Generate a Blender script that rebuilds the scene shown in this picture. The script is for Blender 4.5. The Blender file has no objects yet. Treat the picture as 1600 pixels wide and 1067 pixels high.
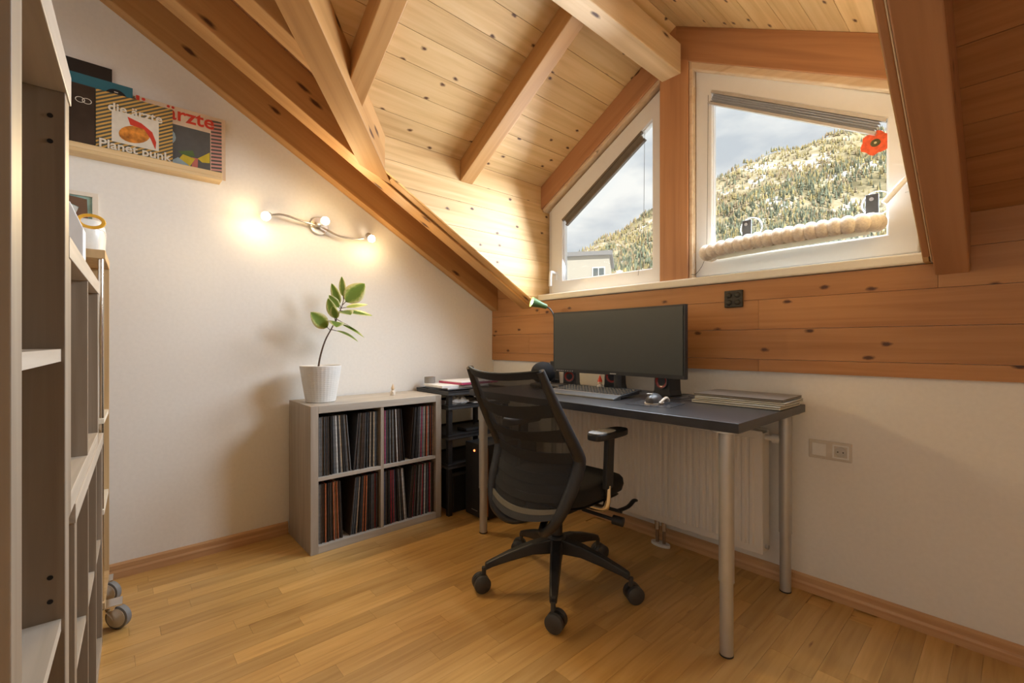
import bpy, bmesh, math, random
from mathutils import Vector, Matrix
random.seed(7)
R = math.radians
scene = bpy.context.scene
COL = scene.collection

# ------------------------------------------------------------------ camera
CAM = Vector((2.81, -2.32, 1.10))
cam_d = bpy.data.cameras.new('camera')
cam_d.sensor_width = 36.0
cam_d.lens = 704.0 / 1600.0 * 36.0
cam_d.shift_y = 2.5 / 1600.0
cam_d.clip_start = 0.05
cam_d.clip_end = 3000
cam_o = bpy.data.objects.new('camera', cam_d)
COL.objects.link(cam_o)
cam_o.location = CAM
cam_o.rotation_euler = (R(90), 0, R(48.1))
scene.camera = cam_o
FW = Vector((-math.cos(R(41.9)), math.sin(R(41.9)), 0))
RT = Vector((FW.y, -FW.x, 0))

# ------------------------------------------------------------------ view
vs = scene.view_settings
vs.view_transform = 'Standard'
vs.look = 'None'
vs.exposure = 0.0
vs.gamma = 1.0
vs.use_curve_mapping = False

# ------------------------------------------------------------------ world: pale sky with soft clouds
w = bpy.data.worlds.new('sky')
scene.world = w
w.use_nodes = True
wn = w.node_tree
wn.nodes.clear()
wo = wn.nodes.new('ShaderNodeOutputWorld')
wb = wn.nodes.new('ShaderNodeBackground')
wt = wn.nodes.new('ShaderNodeTexCoord')
wm = wn.nodes.new('ShaderNodeMapping')
wm.inputs['Scale'].default_value = (1.6, 1.6, 4.2)
wm.inputs['Location'].default_value = (0.3, 0.15, 0.4)
wx = wn.nodes.new('ShaderNodeTexNoise')
wx.inputs['Scale'].default_value = 2.2
wx.inputs['Detail'].default_value = 7
wx.inputs['Roughness'].default_value = 0.52
wr = wn.nodes.new('ShaderNodeValToRGB')
wr.color_ramp.elements[0].position = 0.38
wr.color_ramp.elements[0].color = (0.60, 0.635, 0.68, 1)
wr.color_ramp.elements[1].position = 0.56
wr.color_ramp.elements[1].color = (0.95, 0.93, 0.90, 1)
wn.links.new(wt.outputs['Generated'], wm.inputs['Vector'])
wn.links.new(wm.outputs['Vector'], wx.inputs['Vector'])
wn.links.new(wx.outputs['Fac'], wr.inputs['Fac'])
wn.links.new(wr.outputs['Color'], wb.inputs['Color'])
wb.inputs['Strength'].default_value = 1.12
wn.links.new(wb.outputs['Background'], wo.inputs['Surface'])


def light(name, kind, loc, energy, color, rot=None, **kw):
    d = bpy.data.lights.new(name, kind)
    d.energy = energy
    d.color = color
    for k, v in kw.items():
        setattr(d, k, v)
    o = bpy.data.objects.new(name, d)
    COL.objects.link(o)
    o.location = loc
    if rot is not None:
        o.rotation_euler = rot
    return o


# sun over the roof, from behind the house onto the valley side
sun_dir = (FW * 0.8 - RT * 0.45 + Vector((0, 0, -0.75))).normalized()
sun = light('sun', 'SUN', (0, -30, 40), 8.0, (1.0, 0.93, 0.82), angle=R(1.0))
sun.rotation_euler = sun_dir.to_track_quat('-Z', 'Y').to_euler()
# added fill lights just inside the two dormer panes, far stronger than real daylight
FILL_COOL = (0.80, 0.90, 1.0)
light('added_window_fill_1', 'AREA', (1.06, -0.03, 1.90), 23, FILL_COOL, (R(-68), 0, 0), shape='RECTANGLE', size=0.70, size_y=0.62, spread=R(150))
light('added_window_fill_2', 'AREA', (2.10, -0.03, 1.92), 38, FILL_COOL, (R(-68), 0, 0), shape='RECTANGLE', size=0.72, size_y=0.66, spread=R(150))
WARM = (1.0, 0.72, 0.36)

# ------------------------------------------------------------------ helpers


def link(o, parent=None):
    COL.objects.link(o)
    if parent is not None:
        o.parent = parent
    return o


def tag(o, label=None, cat=None, group=None, kind=None):
    if label:
        o['label'] = label
    if cat:
        o['category'] = cat
    if group:
        o['group'] = group
    if kind:
        o['kind'] = kind
    return o


def thing(name, label, cat, loc=(0, 0, 0), rz=0, group=None):
    o = bpy.data.objects.new(name, None)
    o.empty_display_size = 0.05
    COL.objects.link(o)
    o.location = loc
    o.rotation_euler = (0, 0, rz)
    return tag(o, label, cat, group)


class MB:
    def __init__(s):
        s.v = []
        s.f = []

    def add(s, vs_, fs):
        n = len(s.v)
        s.v += [tuple(v) for v in vs_]
        s.f += [tuple(i + n for i in f) for f in fs]
        return s

    def hexa(s, p):
        return s.add(p, [(0, 3, 2, 1), (4, 5, 6, 7), (0, 1, 5, 4), (1, 2, 6, 5), (2, 3, 7, 6), (3, 0, 4, 7)])

    def box(s, x0, x1, y0, y1, z0, z1, M=None):
        p = [Vector(q) for q in ((x0, y0, z0), (x1, y0, z0), (x1, y1, z0), (x0, y1, z0), (x0, y0, z1), (x1, y0, z1), (x1, y1, z1), (x0, y1, z1))]
        if M is not None:
            p = [M @ q for q in p]
        return s.hexa(p)

    def prism(s, poly, fn, a, b):
        """poly: list of 2D points, fn(p, t) -> 3D, between a and b"""
        n = len(poly)
        vs_ = [fn(p, a) for p in poly] + [fn(p, b) for p in poly]
        fs = [tuple(range(n))[::-1], tuple(range(n, 2 * n))]
        fs += [(i, (i + 1) % n, n + (i + 1) % n, n + i) for i in range(n)]
        return s.add(vs_, fs)

    def ring(s, outer, inner, fn, a, b):
        """frame between two polygons with equal counts"""
        n = len(outer)
        vs_ = [fn(p, a) for p in outer] + [fn(p, a) for p in inner] + [fn(p, b) for p in outer] + [fn(p, b) for p in inner]
        fs = []
        for i in range(n):
            j = (i + 1) % n
            fs += [(i, n + i, n + j, j), (2 * n + i, 2 * n + j, 3 * n + j, 3 * n + i), (i, j, 2 * n + j, 2 * n + i), (n + i, 3 * n + i, 3 * n + j, n + j)]
        return s.add(vs_, fs)

    def tube(s, pts, r, seg=10, flat=1.0, upv=(0, 0, 1), cap=True):
        pts = [Vector(p) for p in pts]
        n = len(pts)
        if not isinstance(r, (list, tuple)):
            r = [r] * n
        vs_, fs = [], []
        prev = None
        for i, p in enumerate(pts):
            t = (pts[min(i + 1, n - 1)] - pts[max(i - 1, 0)]).normalized()
            if prev is None:
                u = Vector(upv)
                if abs(u.dot(t)) > 0.95:
                    u = Vector((1, 0, 0))
            else:
                u = prev
            u = (u - t * u.dot(t)).normalized()
            prev = u
            b = t.cross(u)
            for k in range(seg):
                a = 2 * math.pi * k / seg
                vs_.append(p + u * math.cos(a) * r[i] * flat + b * math.sin(a) * r[i])
        for i in range(n - 1):
            for k in range(seg):
                k2 = (k + 1) % seg
                fs.append((i * seg + k, i * seg + k2, (i + 1) * seg + k2, (i + 1) * seg + k))
        if cap:
            fs.append(tuple(range(seg))[::-1])
            fs.append(tuple(range((n - 1) * seg, n * seg)))
        return s.add(vs_, fs)

    def lathe(s, prof, seg=24, M=None, cap=True):
        vs_, fs = [], []
        n = len(prof)
        for (r, z) in prof:
            for k in range(seg):
                a = 2 * math.pi * k / seg
                q = Vector((r * math.cos(a), r * math.sin(a), z))
                vs_.append(M @ q if M is not None else q)
        for i in range(n - 1):
            for k in range(seg):
                k2 = (k + 1) % seg
                fs.append((i * seg + k, i * seg + k2, (i + 1) * seg + k2, (i + 1) * seg + k))
        if cap:
            fs.append(tuple(range(seg))[::-1])
            fs.append(tuple(range((n - 1) * seg, n * seg)))
        return s.add(vs_, fs)

    def ball(s, c, rx, ry=None, rz=None, seg=14, rings=9):
        ry = ry or rx
        rz = rz or rx
        c = Vector(c)
        M = Matrix.Translation(c) @ Matrix.Diagonal((rx, ry, rz, 1))
        prof = [(max(1e-4, math.sin(math.pi * i / rings)), -math.cos(math.pi * i / rings)) for i in range(rings + 1)]
        return s.lathe(prof, seg, M)

    def mesh(s, name):
        me = bpy.data.meshes.new(name)
        me.from_pydata(s.v, [], s.f)
        me.update()
        return me

    def build(s, name, mat, parent=None, smooth=False, bevel=0, seg=2, loc=None, fix=True):
        me = s.mesh(name)
        if fix:
            bm = bmesh.new()
            bm.from_mesh(me)
            bmesh.ops.recalc_face_normals(bm, faces=bm.faces)
            bm.to_mesh(me)
            bm.free()
        if mat is not None:
            me.materials.append(mat)
        if smooth:
            me.shade_smooth()
            me.set_sharp_from_angle(angle=R(smooth if smooth is not True else 40))
        o = bpy.data.objects.new(name, me)
        link(o, parent)
        if loc is not None:
            o.location = loc
        if bevel:
            m = o.modifiers.new('bevel', 'BEVEL')
            m.width = bevel
            m.segments = seg
            m.limit_method = 'ANGLE'
            m.angle_limit = R(40)
        return o


def obox(name, mat, parent, x0, x1, y0, y1, z0, z1, bevel=0, M=None):
    return MB().box(x0, x1, y0, y1, z0, z1, M).build(name, mat, parent, bevel=bevel)


def board(name, mat, parent, o, ax, ay, L, W, T, bevel=0.0):
    """a board whose grain runs along its local X; o = corner, ax along length, ay across, thickness along ax x ay"""
    ax = Vector(ax).normalized()
    ay = Vector(ay).normalized()
    az = ax.cross(ay)
    b = MB().box(0, L, 0, W, 0, T).build(name, mat, parent, bevel=bevel)
    M = Matrix((ax, ay, az)).transposed().to_4x4()
    M.translation = Vector(o)
    b.matrix_local = M
    return b


def poly_board(name, mat, parent, poly, o, ax, ay, T):
    """flat board of polygon outline poly (in ax, ay), thickness T along ax x ay"""
    ax = Vector(ax).normalized()
    ay = Vector(ay).normalized()
    az = ax.cross(ay)
    b = MB().prism(poly, lambda p, t: (p[0], p[1], t), 0, T).build(name, mat, parent)
    M = Matrix((ax, ay, az)).transposed().to_4x4()
    M.translation = Vector(o)
    b.matrix_local = M
    return b


def bezier(pts, n=24):
    """smooth Catmull-Rom curve through points"""
    P = [Vector(p) for p in pts]
    P = [P[0] * 2 - P[1]] + P + [P[-1] * 2 - P[-2]]
    out = []
    m = len(P) - 3
    for i in range(m):
        k = max(2, n // m)
        for j in range(k):
            t = j / k
            a, b, c, d = P[i:i + 4]
            out.append(0.5 * (2 * b + (c - a) * t + (2 * a - 5 * b + 4 * c - d) * t * t + (3 * b - a - 3 * c + d) * t ** 3))
    out.append(P[-2])
    return out


def text(name, body, size, mat, parent, M, extrude=0.0004, align='CENTER', bold=0.0, shear=0.0):
    cu = bpy.data.curves.new('tmp', 'FONT')
    cu.body = body
    cu.size = size
    cu.extrude = extrude
    cu.align_x = align
    cu.align_y = 'CENTER'
    cu.offset = bold
    cu.shear = shear
    cu.resolution_u = 3
    t = bpy.data.objects.new('tmp', cu)
    COL.objects.link(t)
    bpy.context.view_layer.update()
    me = bpy.data.meshes.new_from_object(t.evaluated_get(bpy.context.evaluated_depsgraph_get()))
    bpy.data.objects.remove(t)
    bpy.data.curves.remove(cu)
    # one object per letter: join islands that share their x range
    n = len(me.vertices)
    par = list(range(n))

    def find(a):
        while par[a] != a:
            par[a] = par[par[a]]
            a = par[a]
        return a
    for e in me.edges:
        a, b = find(e.vertices[0]), find(e.vertices[1])
        if a != b:
            par[a] = b
    isl = {}
    for i in range(n):
        isl.setdefault(find(i), []).append(i)
    boxes = sorted([[min(me.vertices[i].co.x for i in v), max(me.vertices[i].co.x for i in v), v] for v in isl.values()], key=lambda q: q[0])
    letters = []
    for q in boxes:
        if letters and q[0] < letters[-1][1] - 0.0015 * size / .05:
            letters[-1][1] = max(letters[-1][1], q[1])
            letters[-1][2] = letters[-1][2] + q[2]
        else:
            letters.append(q)
    for q in letters:
        idx = {v: k for k, v in enumerate(q[2])}
        mb = MB()
        mb.v = [tuple(me.vertices[v].co) for v in q[2]]
        mb.f = [tuple(idx[v] for v in f.vertices) for f in me.polygons if f.vertices[0] in idx]
        o = mb.build('letter', mat, parent, fix=False)
        o.matrix_local = M


# ------------------------------------------------------------------ materials
MATS = {}


def new_mat(name):
    m = bpy.data.materials.new(name)
    m.use_nodes = True
    nt = m.node_tree
    b = nt.nodes['Principled BSDF']
    MATS[name] = m
    return m, nt, b


def plain(name, col, rough=0.5, metal=0.0, noise=0.06, scale=30, bump=0.0, spec=0.5, emit=None, strength=0, coat=0, alpha=None):
    m, nt, b = new_mat(name)
    N, L = nt.nodes, nt.links
    tc = N.new('ShaderNodeTexCoord')
    nz = N.new('ShaderNodeTexNoise')
    nz.inputs['Scale'].default_value = scale
    nz.inputs['Detail'].default_value = 4
    L.new(tc.outputs['Object'], nz.inputs['Vector'])
    rp = N.new('ShaderNodeValToRGB')
    e = rp.color_ramp.elements
    e[0].position, e[1].position = 0.3, 0.7
    e[0].color = (*[max(0, c * (1 - noise)) for c in col], 1)
    e[1].color = (*[min(1, c * (1 + noise)) for c in col], 1)
    L.new(nz.outputs['Fac'], rp.inputs['Fac'])
    L.new(rp.outputs['Color'], b.inputs['Base Color'])
    b.inputs['Roughness'].default_value = rough
    b.inputs['Metallic'].default_value = metal
    b.inputs['Specular IOR Level'].default_value = spec
    if coat:
        b.inputs['Coat Weight'].default_value = coat
        b.inputs['Coat Roughness'].default_value = 0.1
    if emit:
        b.inputs['Emission Color'].default_value = (*emit, 1)
        b.inputs['Emission Strength'].default_value = strength
    if bump:
        bp = N.new('ShaderNodeBump')
        bp.inputs['Strength'].default_value = bump
        bp.inputs['Distance'].default_value = 0.002
        L.new(nz.outputs['Fac'], bp.inputs['Height'])
        L.new(bp.outputs['Normal'], b.inputs['Normal'])
    return m


def wood(name, c_dark, c_mid, c_light, rough=0.45, knots=True, grain=(1.2, 26, 26), vary=0.16, knot_scale=(5.0, 9.0, 9.0), knot_size=0.085, spec=0.4, bump=0.15, knot_prob=0.5, knot_col=(0.09, 0.032, 0.012)):
    """boards: grain along local X, knots, one tone per board"""
    m, nt, b = new_mat(name)
    N, L = nt.nodes, nt.links
    tc = N.new('ShaderNodeTexCoord')
    oi = N.new('ShaderNodeObjectInfo')
    off = N.new('ShaderNodeVectorMath')
    off.operation = 'SCALE'
    off.inputs[0].default_value = (41.0, 17.0, 29.0)
    L.new(oi.outputs['Random'], off.inputs['Scale'])
    ad = N.new('ShaderNodeVectorMath')
    ad.operation = 'ADD'
    L.new(tc.outputs['Object'], ad.inputs[0])
    L.new(off.outputs['Vector'], ad.inputs[1])
    mp = N.new('ShaderNodeMapping')
    mp.inputs['Scale'].default_value = grain
    L.new(ad.outputs['Vector'], mp.inputs['Vector'])
    nz = N.new('ShaderNodeTexNoise')
    nz.inputs['Scale'].default_value = 1.0
    nz.inputs['Detail'].default_value = 5
    nz.inputs['Distortion'].default_value = 0.6
    L.new(mp.outputs['Vector'], nz.inputs['Vector'])
    rp = N.new('ShaderNodeValToRGB')
    e = rp.color_ramp.elements
    e[0].position, e[0].color = 0.28, (*c_dark, 1)
    e[1].position, e[1].color = 0.72, (*c_light, 1)
    el = rp.color_ramp.elements.new(0.5)
    el.color = (*c_mid, 1)
    L.new(nz.outputs['Fac'], rp.inputs['Fac'])
    col = rp.outputs['Color']
    # large soft tone drift along each board
    nz2 = N.new('ShaderNodeTexNoise')
    nz2.inputs['Scale'].default_value = 2.3
    nz2.inputs['Detail'].default_value = 2
    L.new(ad.outputs['Vector'], nz2.inputs['Vector'])
    mr = N.new('ShaderNodeMapRange')
    mr.inputs['To Min'].default_value = 1 - vary
    mr.inputs['To Max'].default_value = 1 + vary
    avg = N.new('ShaderNodeMath')
    avg.operation = 'MULTIPLY_ADD'
    avg.inputs[1].default_value = 0.55
    L.new(oi.outputs['Random'], avg.inputs[0])
    h = N.new('ShaderNodeMath')
    h.operation = 'MULTIPLY'
    h.inputs[1].default_value = 0.45
    L.new(nz2.outputs['Fac'], h.inputs[0])
    L.new(h.outputs[0], avg.inputs[2])
    L.new(avg.outputs[0], mr.inputs['Value'])
    mul = N.new('ShaderNodeMix')
    mul.data_type = 'RGBA'
    mul.blend_type = 'MULTIPLY'
    mul.inputs['Factor'].default_value = 1
    L.new(col, mul.inputs[6])
    cmb = N.new('ShaderNodeCombineColor')
    for i in range(3):
        L.new(mr.outputs['Result'], cmb.inputs[i])
    L.new(cmb.outputs['Color'], mul.inputs[7])
    col = mul.outputs[2]
    if knots:
        sep = N.new('ShaderNodeSeparateXYZ')
        L.new(ad.outputs['Vector'], sep.inputs[0])
        yz = N.new('ShaderNodeMath')
        L.new(sep.outputs['Y'], yz.inputs[0])
        L.new(sep.outputs['Z'], yz.inputs[1])
        cxy = N.new('ShaderNodeCombineXYZ')
        L.new(sep.outputs['X'], cxy.inputs['X'])
        L.new(yz.outputs[0], cxy.inputs['Y'])
        km = N.new('ShaderNodeMapping')
        km.inputs['Scale'].default_value = knot_scale
        L.new(cxy.outputs[0], km.inputs['Vector'])
        vo = N.new('ShaderNodeTexVoronoi')
        vo.voronoi_dimensions = '2D'
        vo.inputs['Scale'].default_value = 1.0
        L.new(km.outputs['Vector'], vo.inputs['Vector'])
        wob = N.new('ShaderNodeTexNoise')
        wob.inputs['Scale'].default_value = 9
        L.new(km.outputs['Vector'], wob.inputs['Vector'])
        dd = N.new('ShaderNodeMath')
        dd.operation = 'MULTIPLY_ADD'
        dd.inputs[1].default_value = 0.10
        L.new(wob.outputs['Fac'], dd.inputs[0])
        L.new(vo.outputs['Distance'], dd.inputs[2])
        kr = N.new('ShaderNodeValToRGB')
        k = kr.color_ramp.elements
        k[0].position, k[0].color = knot_size, (1, 1, 1, 1)
        k[1].position, k[1].color = knot_size + 0.06, (0, 0, 0, 1)
        L.new(dd.outputs[0], kr.inputs['Fac'])
        sp = N.new('ShaderNodeSeparateColor')
        L.new(vo.outputs['Color'], sp.inputs['Color'])
        gt = N.new('ShaderNodeMath')
        gt.operation = 'GREATER_THAN'
        gt.inputs[1].default_value = 1 - knot_prob
        L.new(sp.outputs[0], gt.inputs[0])
        mk = N.new('ShaderNodeMath')
        mk.operation = 'MULTIPLY'
        L.new(kr.outputs['Color'], mk.inputs[0])
        L.new(gt.outputs[0], mk.inputs[1])
        mx = N.new('ShaderNodeMix')
        mx.data_type = 'RGBA'
        L.new(mk.outputs[0], mx.inputs['Factor'])
        L.new(col, mx.inputs[6])
        mx.inputs[7].default_value = (*knot_col, 1)
        col = mx.outputs[2]
    L.new(col, b.inputs['Base Color'])
    b.inputs['Roughness'].default_value = rough
    b.inputs['Specular IOR Level'].default_value = spec
    if bump:
        bp = N.new('ShaderNodeBump')
        bp.inputs['Strength'].default_value = bump
        bp.inputs['Distance'].default_value = 0.001
        L.new(nz.outputs['Fac'], bp.inputs['Height'])
        L.new(bp.outputs['Normal'], b.inputs['Normal'])
    return m


M_wall = plain('wall plaster', (0.82, 0.79, 0.74), 0.9, noise=0.02, scale=60, bump=0.08, spec=0.2)
M_pine_pale = wood('pale pine boarding', (0.56, 0.345, 0.145), (0.68, 0.45, 0.21), (0.75, 0.52, 0.27), 0.5)
M_pine_amber = wood('amber pine boarding', (0.36, 0.155, 0.050), (0.44, 0.205, 0.072), (0.49, 0.24, 0.09), 0.45, knot_scale=(4.2, 8.0, 8.0), knot_prob=0.62, vary=0.12)
M_pine_deck = wood('amber pine roof boarding', (0.33, 0.14, 0.05), (0.40, 0.18, 0.068), (0.45, 0.215, 0.085), 0.5, knot_scale=(3.0, 6.5, 6.5), vary=0.10)
M_beam = wood('honey pine beam', (0.40, 0.195, 0.062), (0.49, 0.255, 0.088), (0.55, 0.30, 0.115), 0.5, grain=(1.0, 22, 22), knot_scale=(2.2, 7, 7), knot_size=0.09, vary=0.08, knot_prob=0.45)
M_beam_pale = wood('pale pine beam', (0.57, 0.39, 0.21), (0.67, 0.475, 0.275), (0.73, 0.54, 0.335), 0.5, grain=(1.0, 22, 22), knot_scale=(2.2, 7, 7), knot_size=0.08, vary=0.06, knot_prob=0.4)
M_beam_red = wood('reddish pine beam', (0.38, 0.175, 0.080), (0.46, 0.225, 0.105), (0.51, 0.26, 0.125), 0.5, grain=(1.0, 22, 22), knot_scale=(3.2, 8, 8), knot_size=0.09, vary=0.06, knot_prob=0.5)
M_trimwood = wood('pale lining wood', (0.58, 0.42, 0.27), (0.66, 0.50, 0.34), (0.72, 0.57, 0.40), 0.5, grain=(1.0, 30, 30), knot_scale=(2, 9, 9), knot_prob=0.3, vary=0.04)
M_floor = wood('beech parquet', (0.47, 0.26, 0.078), (0.57, 0.335, 0.108), (0.63, 0.385, 0.14), 0.30, knots=True, grain=(3.0, 40, 40), vary=0.26, knot_scale=(2.0, 10, 10), knot_size=0.05, knot_prob=0.12, spec=0.5, bump=0.03, knot_col=(0.28, 0.12, 0.04))
M_base = wood('oak skirting', (0.46, 0.26, 0.12), (0.55, 0.32, 0.16), (0.60, 0.37, 0.19), 0.4, knots=False, grain=(1.5, 40, 40), vary=0.05)
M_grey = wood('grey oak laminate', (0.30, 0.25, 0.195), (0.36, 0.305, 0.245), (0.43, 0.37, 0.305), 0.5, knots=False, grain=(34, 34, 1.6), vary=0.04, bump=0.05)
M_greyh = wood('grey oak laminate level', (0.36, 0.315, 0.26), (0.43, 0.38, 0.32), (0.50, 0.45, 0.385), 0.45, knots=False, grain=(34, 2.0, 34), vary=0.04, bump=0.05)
M_oak = wood('light oak veneer', (0.46, 0.30, 0.14), (0.56, 0.38, 0.19), (0.62, 0.44, 0.24), 0.45, knots=False, grain=(30, 30, 1.4), vary=0.04)
M_white_pvc = plain('white window plastic', (0.80, 0.81, 0.83), 0.35, noise=0.01)
M_sill = plain('cream window board', (0.80, 0.74, 0.62), 0.4, noise=0.02)
M_black = plain('black plastic', (0.018, 0.018, 0.02), 0.45, noise=0.15)
M_black_soft = plain('black fabric', (0.014, 0.014, 0.016), 0.9, noise=0.3, scale=400, bump=0.3)
M_dark = plain('charcoal plastic', (0.05, 0.05, 0.052), 0.4, noise=0.1)
M_screen = plain('matte dark screen', (0.042, 0.046, 0.040), 0.34, noise=0.02, spec=0.6)  # green grey tint stands for the reflection on the screen
M_desk = plain('black brown desk foil', (0.026, 0.024, 0.026), 0.30, noise=0.35, scale=14, spec=0.6, bump=0.05)
M_alu = plain('silver lacquered steel', (0.50, 0.49, 0.47), 0.38, metal=0.55, noise=0.03)
M_chrome = plain('chrome', (0.75, 0.73, 0.70), 0.15, metal=1.0, noise=0.02)
M_rad = plain('white radiator enamel', (0.78, 0.73, 0.66), 0.4, noise=0.01)
M_white = plain('white plastic', (0.80, 0.79, 0.76), 0.4, noise=0.02)
M_cream = plain('cream plastic', (0.78, 0.71, 0.60), 0.4, noise=0.02)
M_ceramic = plain('white matt ceramic', (0.74, 0.72, 0.68), 0.45, noise=0.03)
M_soil = plain('dark potting soil', (0.04, 0.025, 0.015), 0.95, noise=0.5, scale=120, bump=0.5)
M_stem = plain('brown stem', (0.10, 0.055, 0.03), 0.7, noise=0.3, scale=80)
M_yellow = plain('yellow plastic', (0.78, 0.42, 0.04), 0.4)
M_red = plain('red print', (0.62, 0.05, 0.025), 0.5)
M_plush = plain('beige plush', (0.78, 0.70, 0.60), 0.95, noise=0.12, scale=140, bump=0.8)
M_papers = plain('white paper', (0.78, 0.77, 0.76), 0.7, noise=0.03)
M_bag = plain('white crumpled plastic', (0.72, 0.72, 0.72), 0.4, noise=0.1, scale=60)
M_lapt = plain('brushed laptop lid', (0.24, 0.215, 0.185), 0.4, metal=0.5, noise=0.03)
M_lapt2 = plain('silver laptop body', (0.55, 0.54, 0.47), 0.4, metal=0.4, noise=0.03)
M_iron = plain('dark cast iron', (0.05, 0.045, 0.035), 0.6, metal=0.3, noise=0.4, scale=60, bump=0.6)
M_wire = plain('dull wire', (0.22, 0.17, 0.11), 0.4, metal=0.7)
M_hole = plain('dark bolt hole', (0.012, 0.008, 0.006), 0.9)

# ------------------------------------------------------------------ THE SETTING
K = 0.566          # main roof pitch
Z0 = 1.345         # rafter underside at the window wall
DECK = 0.22        # rafter depth, vertical
AX, AZ = 1.57, 2.84
SL, SR = 0.595, 0.555
XC = 0.535         # left cheek of the dormer
XR = 2.585         # right cheek of the dormer
ROOM_X, ROOM_Y = 4.6, -3.1
VYL = -(AZ - SL * (AX - XC) - Z0 - DECK) / K     # valley foot, left
VYR = -(AZ - SR * (XR - AX) - Z0 - DECK) / K
VYT = -(AZ - Z0 - DECK) / K                      # valley head at the ridge


def zmain(y):
    return Z0 - K * y


def zdorm(x):
    return AZ - (SL * (AX - x) if x < AX else SR * (x - AX))


# floor ------------------------------------------------------------
floor = tag(obox('floor', M_floor, None, -0.3, ROOM_X + 0.3, ROOM_Y - 0.3, 0.3, -0.20, -0.006), 'warm beech strip parquet floor of the attic room', 'floor', kind='structure')
pm = {}
for Ln in (0.30, 0.42, 0.55, 0.68):
    mb = MB().box(0.0003, Ln - 0.0003, 0.0003, 0.0737, 0, 0.006)
    me = mb.mesh('plank')
    me.materials.append(M_floor)
    pm[Ln] = me
SW = 0.074
cands = []
for i in range(int(3.3 / SW)):
    x = i * SW
    y = 0.0
    first = random.choice((0.10, 0.22, 0.30, 0.42))
    y = -first + 0.30
    while y > -2.45:
        Ln = random.choice((0.30, 0.42, 0.55, 0.68))
        c = Vector((x + SW / 2, y - Ln / 2, 0))
        d = c - CAM
        z = d.dot(FW)
        u = d.dot(RT) / max(z, 0.01)
        if z > 0.4 and abs(u) < 1.35 and 1.1 / z < 0.95:
            cands.append((z, x, y, Ln))
        else:
            cands.append((9 + random.random(), x, y, Ln))
        y -= Ln
cands.sort()
rest = MB()
for n, (z, x, y, Ln) in enumerate(cands):
    if n < 300:
        o = bpy.data.objects.new('plank', pm[Ln])
        link(o, floor)
        o.location = (x + SW, y, -0.006)
        o.rotation_euler = (0, 0, R(-90))
        # runs towards -Y; local Y points to +X after the turn, so shift by one width
        o.location = (x, y, -0.006)
    else:
        rest.box(x + 0.0003, x + SW - 0.0003, y - Ln + 0.0003, y - 0.0003, -0.006, 0.0)
M_floor_far = wood('beech parquet strip', (0.47, 0.26, 0.078), (0.57, 0.335, 0.108), (0.63, 0.385, 0.14), 0.30, knots=False, grain=(40, 3.0, 40), vary=0.26, spec=0.5, bump=0.03)
ro = rest.build('plank_field', M_floor_far, floor, fix=False)
ro['kind'] = 'stuff'

# walls ------------------------------------------------------------
wl = MB().prism([(0.3, -0.2), (0.3, 2.0), (VYT - 0.2, zmain(VYT) + 0.4), (ROOM_Y - 0.3, 3.6), (ROOM_Y - 0.3, -0.2)], lambda p, t: (t, p[0], p[1]), -0.3, 0.0)
tag(wl.build('wall_left', M_wall), 'white plaster gable wall under the sloping rafters', 'wall', kind='structure')
wr_ = MB().box(0.0, ROOM_X, 0.0, 0.30, -0.2, 1.40)
wr_.prism([(0, 1.40), (XC - .02, 1.40), (XC - .02, 1.62), (0, 1.62)], lambda p, t: (p[0], t, p[1]), 0.0, 0.3)
wr_.prism([(XR + 0.02, 1.40), (ROOM_X, 1.40), (ROOM_X, 1.62), (XR + 0.02, 1.62)], lambda p, t: (p[0], t, p[1]), 0.0, 0.3)
wall_r = tag(wr_.build('wall_right', M_wall), 'low plaster wall under the dormer windows with a timber band', 'wall', kind='structure')
rows = [(0.965, 1.023, [0, 1.997, 3.3, ROOM_X]), (1.023, 1.165, [0, 0.43, 3.6, ROOM_X]), (1.165, 1.306, [0, 1.997, ROOM_X]), (1.306, 1.400, [XC, 2.62])]
for z0, z1, xs in rows:
    for a, b in zip(xs[:-1], xs[1:]):
        board('plank', M_pine_amber, wall_r, (a + 0.0006, 0.0, z0 + 0.0008), (1, 0, 0), (0, 0, 1), b - a - 0.0012, z1 - z0 - 0.0016, 0.014)
for z0, z1, a, b in [(1.306, 1.449, 0.0, XC), (1.449, 1.565, 0.0, XC), (1.306, 1.449, 2.62, ROOM_X), (1.449, 1.57, 2.62, ROOM_X)]:
    board('plank', M_pine_amber, wall_r, (a + 0.0006, 0.0, z0 + 0.0008), (1, 0, 0), (0, 0, 1), b - a - 0.0012, z1 - z0 - 0.0016, 0.014)
tag(obox('wall_back', M_wall, None, -0.3, ROOM_X + 0.3, ROOM_Y - 0.3, ROOM_Y, -0.2, 3.6), 'plaster partition wall behind the bookcases', 'wall', kind='structure')
tag(obox('wall_far_right', M_wall, None, ROOM_X, ROOM_X + 0.3, ROOM_Y, 0.3, -0.2, 3.6), 'plaster end wall opposite the gable wall', 'wall', kind='structure')

# skirting ----------------------------------------------------------


def skirting(name, a, b, nrm, label):
    a, b, nrm = Vector(a), Vector(b), Vector(nrm)
    t = (b - a).normalized()
    prof = [(0, 0), (0.018, 0), (0.018, 0.030), (0.013, 0.040), (0.013, 0.062), (0.006, 0.070), (0, 0.070)]
    Ln = (b - a).length
    mb = MB().prism(prof, lambda p, s: (s, p[0], p[1]), 0, Ln)
    o = mb.build(name, M_base)
    M = Matrix((t, nrm, Vector((0, 0, 1)))).transposed().to_4x4()
    M.translation = a
    o.matrix_world = M
    return tag(o, label, 'skirting board', kind='structure')


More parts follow.
